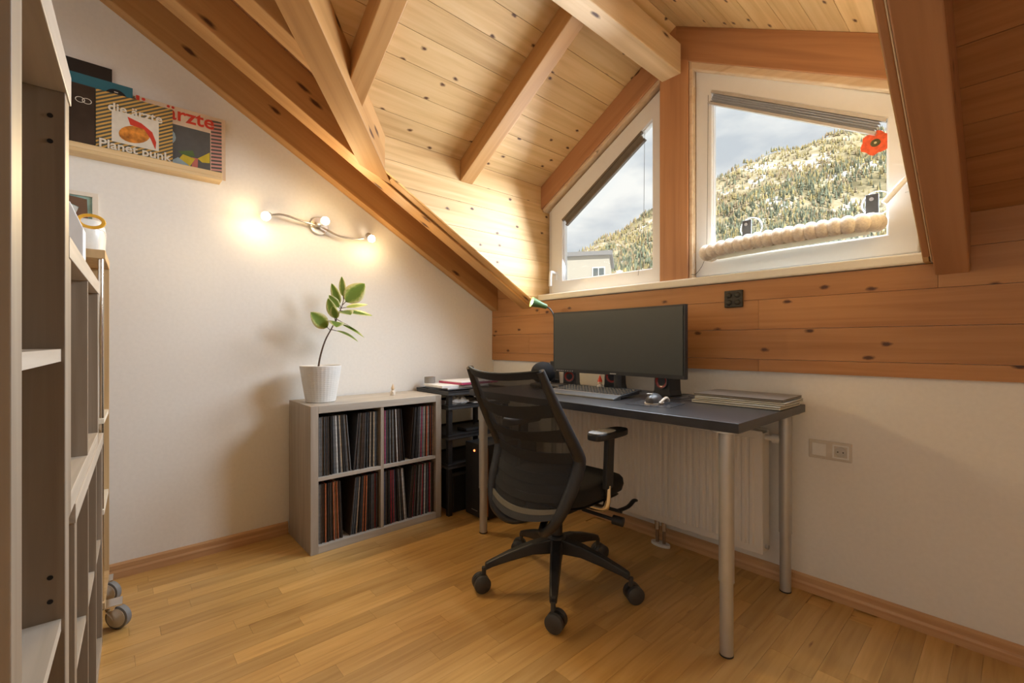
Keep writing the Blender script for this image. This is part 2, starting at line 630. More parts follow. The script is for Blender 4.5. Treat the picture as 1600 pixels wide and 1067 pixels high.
skirting('baseboard_left', (0, -1.545, 0), (0, ROOM_Y, 0), (1, 0, 0), 'oak skirting board along the gable wall')
skirting('baseboard_right', (0.02, 0, 0), (ROOM_X, 0, 0), (0, -1, 0), 'oak skirting board along the window wall')

# ceiling -------------------------------------------------------------
ceil = bpy.data.objects.new('ceiling', None)
COL.objects.link(ceil)
tag(ceil, 'boarded timber attic ceiling with rafters, ridge and valley beams', 'ceiling', kind='structure')
# roof body above the boards (keeps daylight out)
rb = MB()
T = 0.10


def slab(pts):
    n = len(pts)
    rb.add([(p[0], p[1], p[2] + 0.022) for p in pts] + [(p[0], p[1], p[2] + 0.022 + T) for p in pts],
           [tuple(range(n))[::-1], tuple(range(n, 2 * n))] + [(i, (i + 1) % n, n + (i + 1) % n, n + i) for i in range(n)])


def md(x, y):
    return (x, y, zmain(y) + DECK)


def dd_(x, y):
    return (x, y, zdorm(x))


YB = ROOM_Y - 0.3
slab([md(-0.3, 0.35), md(XC - .03, 0.35), md(XC - .03, VYL), md(AX, VYT), md(AX, YB), md(-0.3, YB)])
slab([md(ROOM_X + .3, 0.35), md(ROOM_X + .3, YB), md(AX, YB), md(AX, VYT), md(XR + .03, VYR), md(XR + .03, 0.35)])
slab([dd_(XC - .02, 0.30), dd_(AX, 0.30), dd_(AX, VYT), dd_(XC - .02, VYL + .02)])
slab([dd_(XR + .02, 0.30), dd_(XR + .02, VYR), dd_(AX, VYT), dd_(AX, 0.30)])
for xa, xb, top in ((XC - 0.075, XC - 0.018, 2.245), (XR + 0.018, XR + 0.075, 2.305)):
    rb.prism([(0.14, 1.42), (0.14, top), (VYL - 0.04, top), (VYL - 0.02, zmain(VYL) + 0.06), (-0.10, 1.46)], lambda p, t: (t, p[0], p[1]), xa, xb)
rb.build('roof_body', M_pine_deck, ceil)
# main slope boards, running along X
ln = math.hypot(1, K)
PW = 0.12


def valley_x(y, side):
    if side < 0:
        if y > VYL:
            return XC - 0.03
        if y < VYT:
            return AX
        return XC - 0.03 + (AX - XC) * (y - VYL) / (VYT - VYL)
    if y > VYR:
        return XR + 0.03
    if y < VYT:
        return AX
    return XR + 0.03 + (AX - XR) * (y - VYR) / (VYT - VYR)


def strip_quad(name, mat, p, parent):
    """thin board from 4 corner points, underside p (length first), as its own object with local grain axes"""
    p = [Vector(q) for q in p]
    ax = (p[1] - p[0]).normalized()
    nn = ax.cross(p[3] - p[0]).normalized()
    ay = nn.cross(ax)
    o = p[0]
    poly = [((q - o).dot(ax), (q - o).dot(ay)) for q in p]
    if nn.z < 0:
        t0, t1 = -0.018, 0.0
    else:
        t0, t1 = 0.0, 0.018
    b = MB().prism(poly, lambda q, t: (q[0], q[1], t), t0, t1).build(name, mat, parent)
    M = Matrix((ax, ay, nn)).transposed().to_4x4()
    M.translation = o
    b.matrix_local = M
    return b


g = 0.0009
n = 0
y = 0.0
while y > -2.9:
    y0, y1 = y - g, y - PW + g
    strip_quad('plank', M_pine_deck, [md(0.0, y0), md(valley_x(y0, -1), y0), md(valley_x(y1, -1), y1), md(0.0, y1)], ceil)
    strip_quad('plank', M_pine_deck, [md(valley_x(y0, 1), y0), md(ROOM_X, y0), md(ROOM_X, y1), md(valley_x(y1, 1), y1)], ceil)
    y -= PW
# dormer boards, running along Y


def valley_y(x):
    if x < AX:
        return VYL + (VYT - VYL) * (x - XC) / (AX - XC)
    return VYR + (VYT - VYR) * (x - XR) / (AX - XR)


DW = 0.118
x = XC
while x < AX - 0.001:
    a, b = x + g, min(x + DW, AX) - g
    strip_quad('plank', M_pine_pale, [dd_(a, 0.13), dd_(a, valley_y(a) - .08), dd_(b, valley_y(b) - .08), dd_(b, 0.13)], ceil)
    x += DW
x = XR
while x > AX + 0.001:
    a, b = x - g, max(x - DW, AX) + g
    strip_quad('plank', M_pine_pale, [dd_(a, 0.13), dd_(a, valley_y(a) - .08), dd_(b, valley_y(b) - .08), dd_(b, 0.13)], ceil)
    x -= DW


def beam(name, mat, pts8, parent=ceil, bevel=0.004):
    """hexahedron beam; first edge pts8[0]->pts8[1] is the length"""
    p = [Vector(q) for q in pts8]
    ax = (p[1] - p[0]).normalized()
    ay = (p[3] - p[0])
    ay = (ay - ax * ay.dot(ax)).normalized()
    az = ax.cross(ay)
    o = p[0]
    loc = [((q - o).dot(ax), (q - o).dot(ay), (q - o).dot(az)) for q in p]
    b = MB().hexa(loc).build(name, mat, parent, bevel=bevel)
    M = Matrix((ax, ay, az)).transposed().to_4x4()
    M.translation = o
    b.matrix_local = M
    return b


def main_rafter(x0, x1, ya, yb, dz0=0.0, dz1=DECK, mat=M_beam, name='rafter'):
    lo = [(x0, ya, zmain(ya) + dz0), (x0, yb, zmain(yb) + dz0), (x1, yb, zmain(yb) + dz0), (x1, ya, zmain(ya) + dz0)]
    hi = [(q[0], q[1], zmain(q[1]) + dz1) for q in lo]
    return beam(name, mat, lo + hi)


main_rafter(0.0, 0.072, -0.015, -2.9)
main_rafter(0.353, 0.455, -0.015, -2.9)
main_rafter(0.4555, 0.517, -0.015, -1.15, 0.012, 0.05, name='cheek_plate')
main_rafter(0.757, 0.853, -1.565, -2.9)
main_rafter(1.160, 1.258, -1.985, -2.9)
main_rafter(2.612, 2.705, -0.015, -2.9, mat=M_beam_red)
main_rafter(3.45, 3.55, -0.015, -2.9, mat=M_beam_red)
# lining board beside the right trimmer; pale strip put in for the highlight line
main_rafter(2.586, 2.6065, -0.10, -2.2, 0.010, 0.2, mat=M_beam_red, name='lining_board')
main_rafter(2.6070, 2.6115, -0.085, -2.2, 0.004, 0.03, mat=M_trimwood, name='edge_strip')

# ridge beam
beam('ridge_beam', M_beam_pale, [(1.488, 0.0, 2.565), (1.488, -2.3, 2.565), (1.600, -2.3, 2.565), (1.600, 0.0, 2.565),
                                 (1.488, 0.0, 2.728), (1.488, -2.3, 2.728), (1.600, -2.3, 2.728), (1.600, 0.0, 2.728)])


def dorm_rafter(y0, y1, xa, xb, d=0.13, mat=M_beam, skew=0.0):
    xs = xa + skew
    lo = [(xa, y0, zdorm(xa) - d), (xb, y0, zdorm(xb) - d), (xb, y1, zdorm(xb) - d), (xs, y1, zdorm(xs) - d)]
    hi = [(q[0], q[1], zdorm(q[0])) for q in lo]
    return beam('rafter', mat, lo + hi)


dorm_rafter(-0.615, -0.708, XC, AX)
dorm_rafter(-1.420, -1.518, 0.735, AX, skew=0.095)
dorm_rafter(-0.615, -0.708, XR, AX)
dorm_rafter(-1.420, -1.518, 2.40, AX, skew=-0.095)


# valley beams
def valley(foot, head, w, hgt, mat):
    foot, head = Vector(foot), Vector(head)
    d = (head - foot)
    s = Vector((d.y, -d.x, 0)).normalized() * w / 2
    up = Vector((0, 0, hgt))
    lo = [foot - s, head - s, head + s, foot + s]
    return beam('valley_beam', mat, lo + [q + up for q in lo])




def valley_cut(p_left, p_right, slope_dir, xcut, head_t, hgt, mat):
    """valley beam whose foot is cut flush along the trimmer rafter (plane x = xcut)"""
    d = Vector(slope_dir)
    out = []
    for p in (Vector(p_left), Vector(p_right)):
        out.append((p + d * ((xcut - p.x) / d.x), p + d * head_t))
    lo = [out[0][0], out[0][1], out[1][1], out[1][0]]
    return beam('valley_beam', mat, lo + [q + Vector((0, 0, hgt)) for q in lo], bevel=0.003)


valley_cut((0.451, -1.308, 2.056), (0.530, -1.198, 2.034), (1, -1.035, 0.580), 0.4565, 1.05, 0.25, M_beam)
valley_cut((2.705, -1.308, 2.056), (2.62, -1.198, 2.034), (-1, -1.0, 0.560), 2.611, 1.05, 0.25, M_beam)

# gable rafters on the window wall
GY0, GY1 = 0.0, 0.13


def gable(poly, mat, name='gable_rafter'):
    p = [Vector((q[0], GY0, q[1])) for q in poly]
    pts = [p[0], p[1], p[2], p[3]]
    ax = (p[1] - p[0]).normalized()
    ay = p[3] - p[0]
    ay = (ay - ax * ay.dot(ax)).normalized()
    az = ax.cross(ay)
    loc = [((q - p[0]).dot(ax), (q - p[0]).dot(ay)) for q in pts]
    sgn = 1 if az.y > 0 else -1
    b = MB().prism(loc, lambda q, t: (q[0], q[1], t * sgn), 0, GY1 - GY0).build(name, mat, ceil, bevel=0.003)
    M = Matrix((ax, ay, az)).transposed().to_4x4()
    M.translation = p[0]
    b.matrix_local = M
    return b


gable([(XC, zdorm(XC) - 0.163), (AX, AZ - 0.175), (AX, AZ), (XC, zdorm(XC))], M_beam_red)
gable([(XR, zdorm(XR) - 0.185), (AX, AZ - 0.185), (AX, AZ), (XR, zdorm(XR))], M_beam_red)
beam('window_post', M_beam_red, [(1.472, 0.0, 1.44), (1.472, 0.0, 2.72), (1.638, 0.0, 2.72), (1.638, 0.0, 1.44),
                                 (1.472, 0.13, 1.44), (1.472, 0.13, 2.72), (1.638, 0.13, 2.72), (1.638, 0.13, 1.44)])

# dormer cheeks
for side in (-1, 1):
    xx = XC if side < 0 else XR
    top = zdorm(xx)
    ck = bpy.data.objects.new('wall_dormer_left' if side < 0 else 'wall_dormer_right', None)
    COL.objects.link(ck)
    tag(ck, 'pale boarded cheek of the dormer beside the smaller window' if side < 0 else 'boarded cheek of the dormer beyond the larger window', 'wall', kind='structure')
    zs = [1.36, 1.430, 1.558, 1.686, 1.815, 1.970, 2.10, top] if side < 0 else [1.40, 1.558, 1.686, 1.815, 1.970, 2.10, top]
    for z0, z1 in zip(zs[:-1], zs[1:]):
        def ylim(z):
            return max(VYL - 0.15, -(z - Z0 - 0.012) / K)
        p = [(0.13, z0 + g), (0.13, z1 - g), (ylim(z1), z1 - g), (ylim(z0), z0 + g)]
        pts = [Vector((xx, q[0], q[1])) for q in p]
        ax = Vector((0, 1, 0))
        ay = Vector((0, 0, 1))
        o_ = pts[3]
        loc = [((q - o_).y, (q - o_).z) for q in pts]
        b = MB().prism(loc, lambda q, t: (q[0], q[1], t), 0, (-0.016 if side < 0 else 0.016)).build('plank', M_pine_pale, ck)
        M = Matrix((ax, ay, ax.cross(ay))).transposed().to_4x4()
        M.translation = o_
        b.matrix_local = M

# windows --------------------------------------------------------------
m, nt, bs = new_mat('window glass')
tr = nt.nodes.new('ShaderNodeBsdfTransparent')
tr.inputs['Color'].default_value = (0.96, 0.98, 0.98, 1)
gl = nt.nodes.new('ShaderNodeBsdfGlossy')
gl.inputs['Roughness'].default_value = 0.02
fc = nt.nodes.new('ShaderNodeLayerWeight')
fc.inputs['Blend'].default_value = 0.5
pw = nt.nodes.new('ShaderNodeMath')
pw.operation = 'POWER'
pw.inputs[1].default_value = 5.0
nt.links.new(fc.outputs['Facing'], pw.inputs[0])
lw = nt.nodes.new('ShaderNodeMath')
lw.operation = 'MULTIPLY_ADD'
lw.inputs[1].default_value = 0.8
lw.inputs[2].default_value = 0.025
nt.links.new(pw.outputs[0], lw.inputs[0])
mxs = nt.nodes.new('ShaderNodeMixShader')
nt.links.new(lw.outputs[0], mxs.inputs['Fac'])
nt.links.new(tr.outputs['BSDF'], mxs.inputs[1])
nt.links.new(gl.outputs['BSDF'], mxs.inputs[2])
nt.links.new(mxs.outputs['Shader'], nt.nodes['Material Output'].inputs['Surface'])
M_glass = m
XZ = lambda p, t: (p[0], t, p[1])


def off_poly(poly, d):
    """inset a convex polygon by d (list of per-edge insets allowed)"""
    n = len(poly)
    if not isinstance(d, (list, tuple)):
        d = [d] * n
    c = Vector((sum(p[0] for p in poly) / n, sum(p[1] for p in poly) / n))
    lines = []
    for i in range(n):
        a = Vector(poly[i])
        b = Vector(poly[(i + 1) % n])
        t = (b - a).normalized()
        nn = Vector((-t.y, t.x))
        if (c - a).dot(nn) < 0:
            nn = -nn
        lines.append((a + nn * d[i], t))
    out = []
    for i in range(n):
        p, t = lines[i - 1]
        q, s = lines[i]
        den = t.x * s.y - t.y * s.x
        k = ((q - p).x * s.y - (q - p).y * s.x) / den
        out.append(tuple(p + t * k))
    return out


def window(name, label, glass, sash, frame, handle):
    wd = bpy.data.objects.new(name, None)
    COL.objects.link(wd)
    tag(wd, label, 'window', kind='structure')
    fo = off_poly(sash, frame)
    MB().ring(fo, off_poly(sash, 0.004), XZ, 0.075, 0.125).build('frame', M_white_pvc, wd, bevel=0.003)
    MB().ring(sash, off_poly(glass, 0.006), XZ, 0.045, 0.100).build('sash', M_white_pvc, wd, bevel=0.006)
    MB().ring(glass, off_poly(glass, 0.010), XZ, 0.058, 0.075).build('glazing_bead', M_white_pvc, wd, bevel=0.002)
    MB().prism(off_poly(glass, -0.004), XZ, 0.078, 0.082).build('pane', M_glass, wd)
    return wd


w1 = window('window_1', 'smaller trapezoid white plastic window left of the timber post',
            [(0.695, 1.530), (1.405, 1.530), (1.405, 2.418), (0.695, 1.968)],
            [(0.597, 1.452), (1.52, 1.452), (1.52, 2.60), (0.597, 2.055)], -0.05, None)
w2 = window('window_2', 'larger trapezoid white plastic window right of the timber post',
            [(1.742, 1.536), (2.470, 1.536), (2.470, 2.018), (1.742, 2.440)],
            [(1.660, 1.456), (2.562, 1.456), (2.562, 2.062), (1.660, 2.585)], -0.05, None)
# handles
h1 = MB().box(0.628, 0.654, 0.035, 0.046, 1.545, 1.605).tube(bezier([(0.641, 0.045, 1.59), (0.641, 0.005, 1.598), (0.636, -0.005, 1.585), (0.634, -0.006, 1.50)], 12), 0.011, 8)
h1.build('handle', M_white_pvc, w1, smooth=50)
h2 = MB().box(2.520, 2.546, 0.035, 0.046, 1.700, 1.770).tube(bezier([(2.533, 0.045, 1.735), (2.533, 0.0, 1.74), (2.520, -0.008, 1.73), (2.462, -0.01, 1.66)], 12), 0.011, 8)
h2.build('handle', M_white_pvc, w2, smooth=50)
for z in (1.50, 2.48):
    MB().tube([(1.652, 0.035, z), (1.652, 0.035, z + 0.085)], 0.007, 8).build('hinge', M_white_pvc, w2, smooth=50)
# wood lining round window 2 and under the left gable rafter
MB().prism([(1.640, 1.445), (1.658, 1.445), (1.658, 2.62), (1.640, 2.66)], XZ, 0.010, 0.13).build('lining', M_trimwood, w2, bevel=0.003)
zl = lambda x, d: zdorm(x) - d
MB().prism([(1.640, zl(1.640, 0.178)), (2.584, zl(2.584, 0.178)), (2.584, zl(2.584, 0.225)), (1.640, zl(1.640, 0.225))], XZ, 0.012, 0.13).build('lining', M_trimwood, w2, bevel=0.006)
MB().prism([(0.54, zl(0.54, 0.160)), (1.475, zl(1.475, 0.168)), (1.475, zl(1.475, 0.20)), (0.54, zl(0.54, 0.185))], XZ, 0.012, 0.13).build('lining', M_trimwood, w1, bevel=0.006)
sill = MB().box(0.515, 2.615, -0.030, 0.13, 1.402, 1.444).build('trim_1', M_sill, None, bevel=0.008)
tag(sill, 'cream window board running under both dormer windows', 'window sill', kind='structure')

# outdoor ledge of the frame keeps light from leaking: wall thickness under the panes
obox('outer_sill', M_white_pvc, sill, 0.5, 2.62, 0.131, 0.33, 1.38, 1.43)

# ------------------------------------------------------------------ OUTDOORS


def ext(d, l, z):
    p = CAM + FW * d + RT * l
    return (p.x, p.y, z)


def ridge(l):
    pts = [(-900, 20), (-300, 10), (-80, 30), (20, 70), (97, 136), (203, 203), (288, 245), (380, 286), (480, 316), (545, 318), (700, 330), (1100, 300)]
    for (a, ha), (b, hb) in zip(pts[:-1], pts[1:]):
        if a <= l <= b:
            return ha + (hb - ha) * (l - a) / (b - a)
    return 0


def hash2(i, j):
    return (math.sin(i * 127.1 + j * 311.7) * 43758.5453) % 1.0


def vnoise(x, y):
    i, j = math.floor(x), math.floor(y)
    fx, fy = x - i, y - j
    fx, fy = fx * fx * (3 - 2 * fx), fy * fy * (3 - 2 * fy)
    a = hash2(i, j) * (1 - fx) + hash2(i + 1, j) * fx
    b = hash2(i, j + 1) * (1 - fx) + hash2(i + 1, j + 1) * fx
    return a * (1 - fy) + b * fy


def terrain(d, l):
    k = max(0.0, (d - 150) / 500)
    h = ridge(l) * (k if k <= 1 else max(0, 1 - (k - 1) * 0.8))
    h += (vnoise(d / 60, l / 60) - 0.5) * 22 * min(1, k * 1.5) * (1 if k < 0.95 else 0.5) + (vnoise(d / 22, l / 22) - 0.5) * 9 * min(1, k * 2)
    return h - 8 + 0


m, nt, bs = new_mat('snowy mountain slope')
N, L = nt.nodes, nt.links
tc = N.new('ShaderNodeTexCoord')
nz = N.new('ShaderNodeTexNoise')
nz.inputs['Scale'].default_value = 0.022
nz.inputs['Detail'].default_value = 9
nz.inputs['Roughness'].default_value = 0.68
L.new(tc.outputs['Object'], nz.inputs['Vector'])
rp = N.new('ShaderNodeValToRGB')
e = rp.color_ramp.elements
e[0].position, e[0].color = 0.36, (0.16, 0.14, 0.075, 1)
e[1].position, e[1].color = 0.60, (0.74, 0.74, 0.74, 1)
q = rp.color_ramp.elements.new(0.47)
q.color = (0.36, 0.31, 0.19, 1)
q = rp.color_ramp.elements.new(0.54)
q.color = (0.45, 0.40, 0.29, 1)
L.new(nz.outputs['Fac'], rp.inputs['Fac'])
L.new(rp.outputs['Color'], bs.inputs['Base Color'])
bs.inputs['Roughness'].default_value = 1
M_mount = m
mb = MB()
ds = [140 + i * 14 for i in range(50)]
ls = [-500 + i * 14 for i in range(110)]
for d in ds:
    for l in ls:
        mb.v.append(ext(d, l, terrain(d, l)))
nl = len(ls)
for i in range(len(ds) - 1):
    for j in range(nl - 1):
        mb.f.append((i * nl + j, i * nl + j + 1, (i + 1) * nl + j + 1, (i + 1) * nl + j))
tag(mb.build('mountain', M_mount, None, smooth=180), 'forested mountainside with snow patches seen through the windows', 'mountain', kind='structure')
gp = MB().add([(-900, 4, -7.5), (900, 4, -7.5), (900, 900, -7.5), (-900, 900, -7.5)], [(0, 1, 2, 3)])
tag(gp.build('valley_ground', plain('trodden snow', (0.62, 0.62, 0.62), 0.9, noise=0.2, scale=0.2)), 'snowy valley ground below the house', 'ground', kind='structure')


forest = MB()
fmat = []


def trees(mi, count, seed, hmin, hmax, slim, keep):
    rnd = random.Random(seed)
    c = 0
    while c < count:
        d = rnd.uniform(230, 655)
        l = rnd.uniform(20, 680) * d / 650
        l = l if rnd.random() < .8 else rnd.uniform(20, 640)
        if not keep(vnoise(d / 70 + 9 * seed, l / 50), rnd):
            continue
        c += 1
        z = terrain(d, l) - 1
        h = rnd.uniform(hmin, hmax)
        r = h * slim * rnd.uniform(0.8, 1.2)
        p = Vector(ext(d, l, z))
        a0 = rnd.random() * 6
        for (zb, zt, rr) in ((0.10, 0.62, 1.0), (0.42, 1.0, 0.66)):
            n0 = len(forest.v)
            for k in range(6):
                a = a0 + k * math.pi / 3
                q = r * rr * (1.0 if k % 2 else 0.72)
                forest.v.append((p.x + math.cos(a) * q, p.y + math.sin(a) * q, p.z + h * zb))
            forest.v.append((p.x, p.y, p.z + h * zt))
            for k in range(6):
                forest.f.append((n0 + k, n0 + (k + 1) % 6, n0 + 6))
                fmat.append(mi)


trees(0, 6500, 3, 4.5, 8.8, 0.19, lambda n, r: n > 0.52 or r.random() < .12)
trees(1, 6500, 5, 3.5, 7, 0.26, lambda n, r: n > 0.42 or r.random() < .3)
trees(2, 5000, 8, 3.5, 7, 0.28, lambda n, r: n > 0.45 or r.random() < .3)
fo = forest.build('mountain_forest', plain('conifer needles', (0.20, 0.225, 0.165), 1.0, noise=0.4, scale=0.12, spec=0.1), None, fix=False)  # tree colours lightened to stand for haze over the slope
fo.data.materials.append(plain('larch needles', (0.40, 0.34, 0.17), 1.0, noise=0.35, scale=0.12, spec=0.1))
fo.data.materials.append(plain('bare brown trees', (0.36, 0.29, 0.20), 1.0, noise=0.35, scale=0.12, spec=0.1))
fo.data.polygons.foreach_set('material_index', fmat)
tag(fo, 'mixed conifer and larch forest covering the mountainside', 'forest', kind='stuff')

# neighbour house
hc = ext(44, 5.2, 0)
house = thing('neighbour_house', 'white flat roofed house seen low through the smaller window', 'building', (hc[0], hc[1], -7.5), R(48.1 - 14))
M_render = plain('white render', (0.40, 0.375, 0.33), 0.9, noise=0.03)
M_shut = plain('grey window glass', (0.10, 0.12, 0.13), 0.2)
M_roofm = plain('dark roof edge', (0.20, 0.20, 0.21), 0.6)
obox('wall', M_render, house, -4.5, 4.2, 0, 8, 0, 17.0)
obox('roof_edge', M_roofm, house, -4.8, 4.5, -0.3, 8.3, 17.0, 17.4)
for xw, ww in ((-0.55, 1.3), (3.2, 1.2), (-3.6, 1.2)):
    wf = obox('window', M_white, house, xw - ww / 2, xw + ww / 2, -0.05, 0.06, 14.3, 15.9)
    obox('pane', M_shut, wf, xw - ww / 2 + .08, xw - .03, -0.06, 0, 14.4, 15.8)
    obox('pane', M_shut, wf, xw + .03, xw + ww / 2 - .08, -0.06, 0, 14.4, 15.8)
M_twig = plain('bare twigs', (0.34, 0.26, 0.17), 0.9)
for i, (d, l, s, lab) in enumerate([(26, 5.35, 1.0, 'bare brown shrub in front of the white house'), (30, 9.4, 1.25, 'bare brown shrub at the bottom right of the smaller window')]):
    b = MB()
    rnd = random.Random(20 + i)

    def grow(p, d_, ln_, r_, depth):
        q = p + d_ * ln_
        b.tube([p, q], [r_, r_ * .7], 4, cap=False)
        if depth == 0:
            return
        for _ in range(3):
            dd2 = (d_ + Vector((rnd.uniform(-.55, .55), rnd.uniform(-.55, .55), rnd.uniform(-.1, .4)))).normalized()
            grow(q, dd2, ln_ * rnd.uniform(.6, .85), r_ * .62, depth - 1)
    grow(Vector((0, 0, 0)), Vector((0, 0, 1)), 7.6, 0.10, 0)
    for _ in range(7):
        grow(Vector((0, 0, 7.2 + rnd.random())), Vector((rnd.uniform(-.5, .5), rnd.uniform(-.5, .5), 1)).normalized(), 1.4 * s, 0.045, 4)
    o = b.build('bare_shrub', M_twig, None, fix=False)
    p = ext(d, l, -7.5)
    o.location = p
    tag(o, lab, 'shrub')

# ------------------------------------------------------------------ WINDOW THINGS
M_blind = plain('grey pleated blind', (0.52, 0.53, 0.57), 0.8, noise=0.05)  # colour lightened to stand for daylight falling on it from outside
M_blind2 = plain('olive grey pleated blind', (0.30, 0.265, 0.215), 0.8, noise=0.05)


def blind(name, label, a, b, rows_, depth, mat, hmat):
    a, b = Vector((a[0], a[1])), Vector((b[0], b[1]))
    t = (b - a).normalized()
    dn = Vector((t.y, -t.x))
    if dn.y > 0:
        dn = -dn
    root = thing(name, label, 'blind', (a.x, 0.05, a.y))
    ln_ = (b - a).length

    def P(s, d, y):
        q = t * s + dn * d
        return (q.x, y, q.y)
    MB().hexa([P(0, 0, -0.012), P(ln_, 0, -0.012), P(ln_, 0, 0.006), P(0, 0, 0.006), P(0, .014, -0.012), P(ln_, .014, -0.012), P(ln_, .014, 0.006), P(0, .014, 0.006)]).build('head_rail', hmat, root)
    v, f = [], []
    for i in range(rows_ * 2 + 1):
        d = 0.014 + (depth - 0.014) * i / (rows_ * 2)
        yy = -0.012 if i % 2 else 0.004
        e_ = 0.02 if i % 2 else 0.012
        v += [P(e_, d, yy), P(ln_ - e_, d, yy)]
    for i in range(rows_ * 2):
        f.append((i * 2, i * 2 + 1, i * 2 + 3, i * 2 + 2))
    pl = MB().add(v, f).build('pleats', mat, root, fix=False)
    so = pl.modifiers.new('s', 'SOLIDIFY')
    so.thickness = 0.0012
    MB().hexa([P(0.01, depth, -0.014), P(ln_ - .01, depth, -0.014), P(ln_ - .01, depth, 0.006), P(0.01, depth, 0.006), P(0.01, depth + .012, -0.014), P(ln_ - .01, depth + .012, -0.014), P(ln_ - .01, depth + .012, 0.006), P(0.01, depth + .012, 0.006)]).build('bottom_rail', hmat, root)
    return root


bl1 = blind('pleated_blind', 'olive grey pleated blind gathered along the top of the smaller window', (0.700, 1.962), (1.330, 2.362), 4, 0.055, M_blind2, plain('bronze rail', (0.16, 0.13, 0.10), 0.5))
MB().tube([(0.655, -0.014, 0.385), (0.650, -0.016, -0.20), (0.615, -0.02, -0.46)], 0.0012, 5).build('cord', M_dark, bl1)
bl2 = blind('pleated_blind', 'blue grey pleated blind gathered along the top of the larger window', (1.752, 2.428), (2.466, 2.014), 4, 0.055, M_blind, plain('silver rail', (0.55, 0.54, 0.52), 0.35, metal=0.4))
MB().tube(bezier([(-0.02, -0.012, -0.02), (-0.024, -0.014, -0.6), (-0.03, -0.02, -0.86), (-0.06, -0.05, -0.955), (-0.095, -0.05, -0.962)], 16), 0.0012, 5).build('cord', M_dark, bl2)

# poppy decal
pop = thing('poppy_decal', 'red poppy flower cling stuck on the upper right of the larger pane', 'window decal', (2.425, 0.0565, 1.932))
M_pop = plain('red orange petal film', (0.78, 0.11, 0.035), 0.5, noise=0.25, scale=50)
for k in range(6):
    a = k * math.pi / 3 + 0.3
    c = Vector((math.cos(a) * 0.026, 0, math.sin(a) * 0.024))
    pts = []
    for j in range(12):
        b_ = j * math.pi / 6
        rr = 0.026 * (1 + 0.10 * math.sin(5 * b_ + k))
        pts.append((c.x + math.cos(b_) * rr, c.z + math.sin(b_) * rr))
    MB().prism(pts, XZ, -0.0006 * (k % 3) - 0.0006, 0.0).build('petal', M_pop, pop)
MB().prism([(math.cos(j * math.pi / 7) * 0.017, math.sin(j * math.pi / 7) * 0.016) for j in range(14)], XZ, -0.0035, -0.002).build('flower_centre', plain('dark olive print', (0.10, 0.085, 0.03), 0.6, noise=0.5, scale=150), pop)
MB().prism([(math.cos(j * math.pi / 5) * 0.005, math.sin(j * math.pi / 5) * 0.005) for j in range(10)], XZ, -0.0048, -0.0036).build('flower_eye', plain('pale yellow print', (0.6, 0.55, 0.3), 0.6), pop)

# cat perch on the larger pane
perch = thing('cat_window_perch', 'beige plush rimmed cat hammock hung on the larger window pane', 'cat bed', (2.10, 0.0, 1.56))
path = bezier([(-0.335, 0.03, 0.000), (-0.335, -0.05, -0.004), (-0.29, -0.085, 0.0), (-0.10, -0.095, 0.012), (0.10, -0.095, 0.016), (0.25, -0.09, 0.018), (0.315, -0.06, 0.022), (0.335, 0.0, 0.03), (0.33, 0.035, 0.034)], 480)
acc = [0.0]
for q0, q1 in zip(path[:-1], path[1:]):
    acc.append(acc[-1] + (q1 - q0).length)
rad = [0.027 + 0.0115 * abs(math.sin(a_ * math.pi / 0.042)) ** .8 for a_ in acc]
MB().tube(path, rad, 12).build('plush_rim', M_plush, perch, smooth=180)
MB().hexa([(-.31, -.08, -.028), (.31, -.08, -.010), (.31, .03, -.010), (-.31, .03, -.028), (-.31, -.08, -.020), (.31, -.08, -.002), (.31, .03, -.002), (-.31, .03, -.020)]).build('bed_base', plain('cream fabric', (0.74, 0.68, 0.52), .9), perch)
M_ring = M_glass
for sx, sz in ((-0.172, 0.092), (0.318, 0.100)):
    br = MB().box(sx - .022, sx + .022, 0.026, 0.032, -0.04 + sz - .05, sz + .055).build('bracket', M_dark, perch, bevel=.002)
    MB().tube([(sx, 0.026, sz + .032), (sx, 0.018, sz + .032)], 0.008, 10).build('screw', M_chrome, br, smooth=40)
    MB().tube([(sx + .012 + .05 * math.cos(a * .2618), .054, sz + .02 + .05 * math.sin(a * .2618)) for a in range(25)], .0022, 6, cap=False).build('cup_rim', M_white, br, smooth=60)
    MB().lathe([(0.052, 0), (0.046, 0.012), (0.02, 0.018)], 24, Matrix.Translation((sx + .012, 0.055, sz + .02)) @ Matrix.Rotation(R(90), 4, 'X')).build('suction_cup', M_ring, perch, smooth=40)

# ------------------------------------------------------------------ WALL THINGS
# cast iron ornament on the timber band
hk = thing('iron_plaque', 'small dark square iron plaque screwed to the timber band below the larger window', 'plaque', (1.885, -0.014, 1.318))
MB().box(-.044, .044, -.012, 0, -.042, .042).build('plate', M_iron, hk, bevel=.004)
for k, (px, pz) in enumerate(((-.02, .018), (.02, .018), (-.02, -.018), (.02, -.018))):
    MB().ball((px, -.012, pz), .014, .008, .014, 10, 6).build('boss', M_iron, hk, smooth=180)

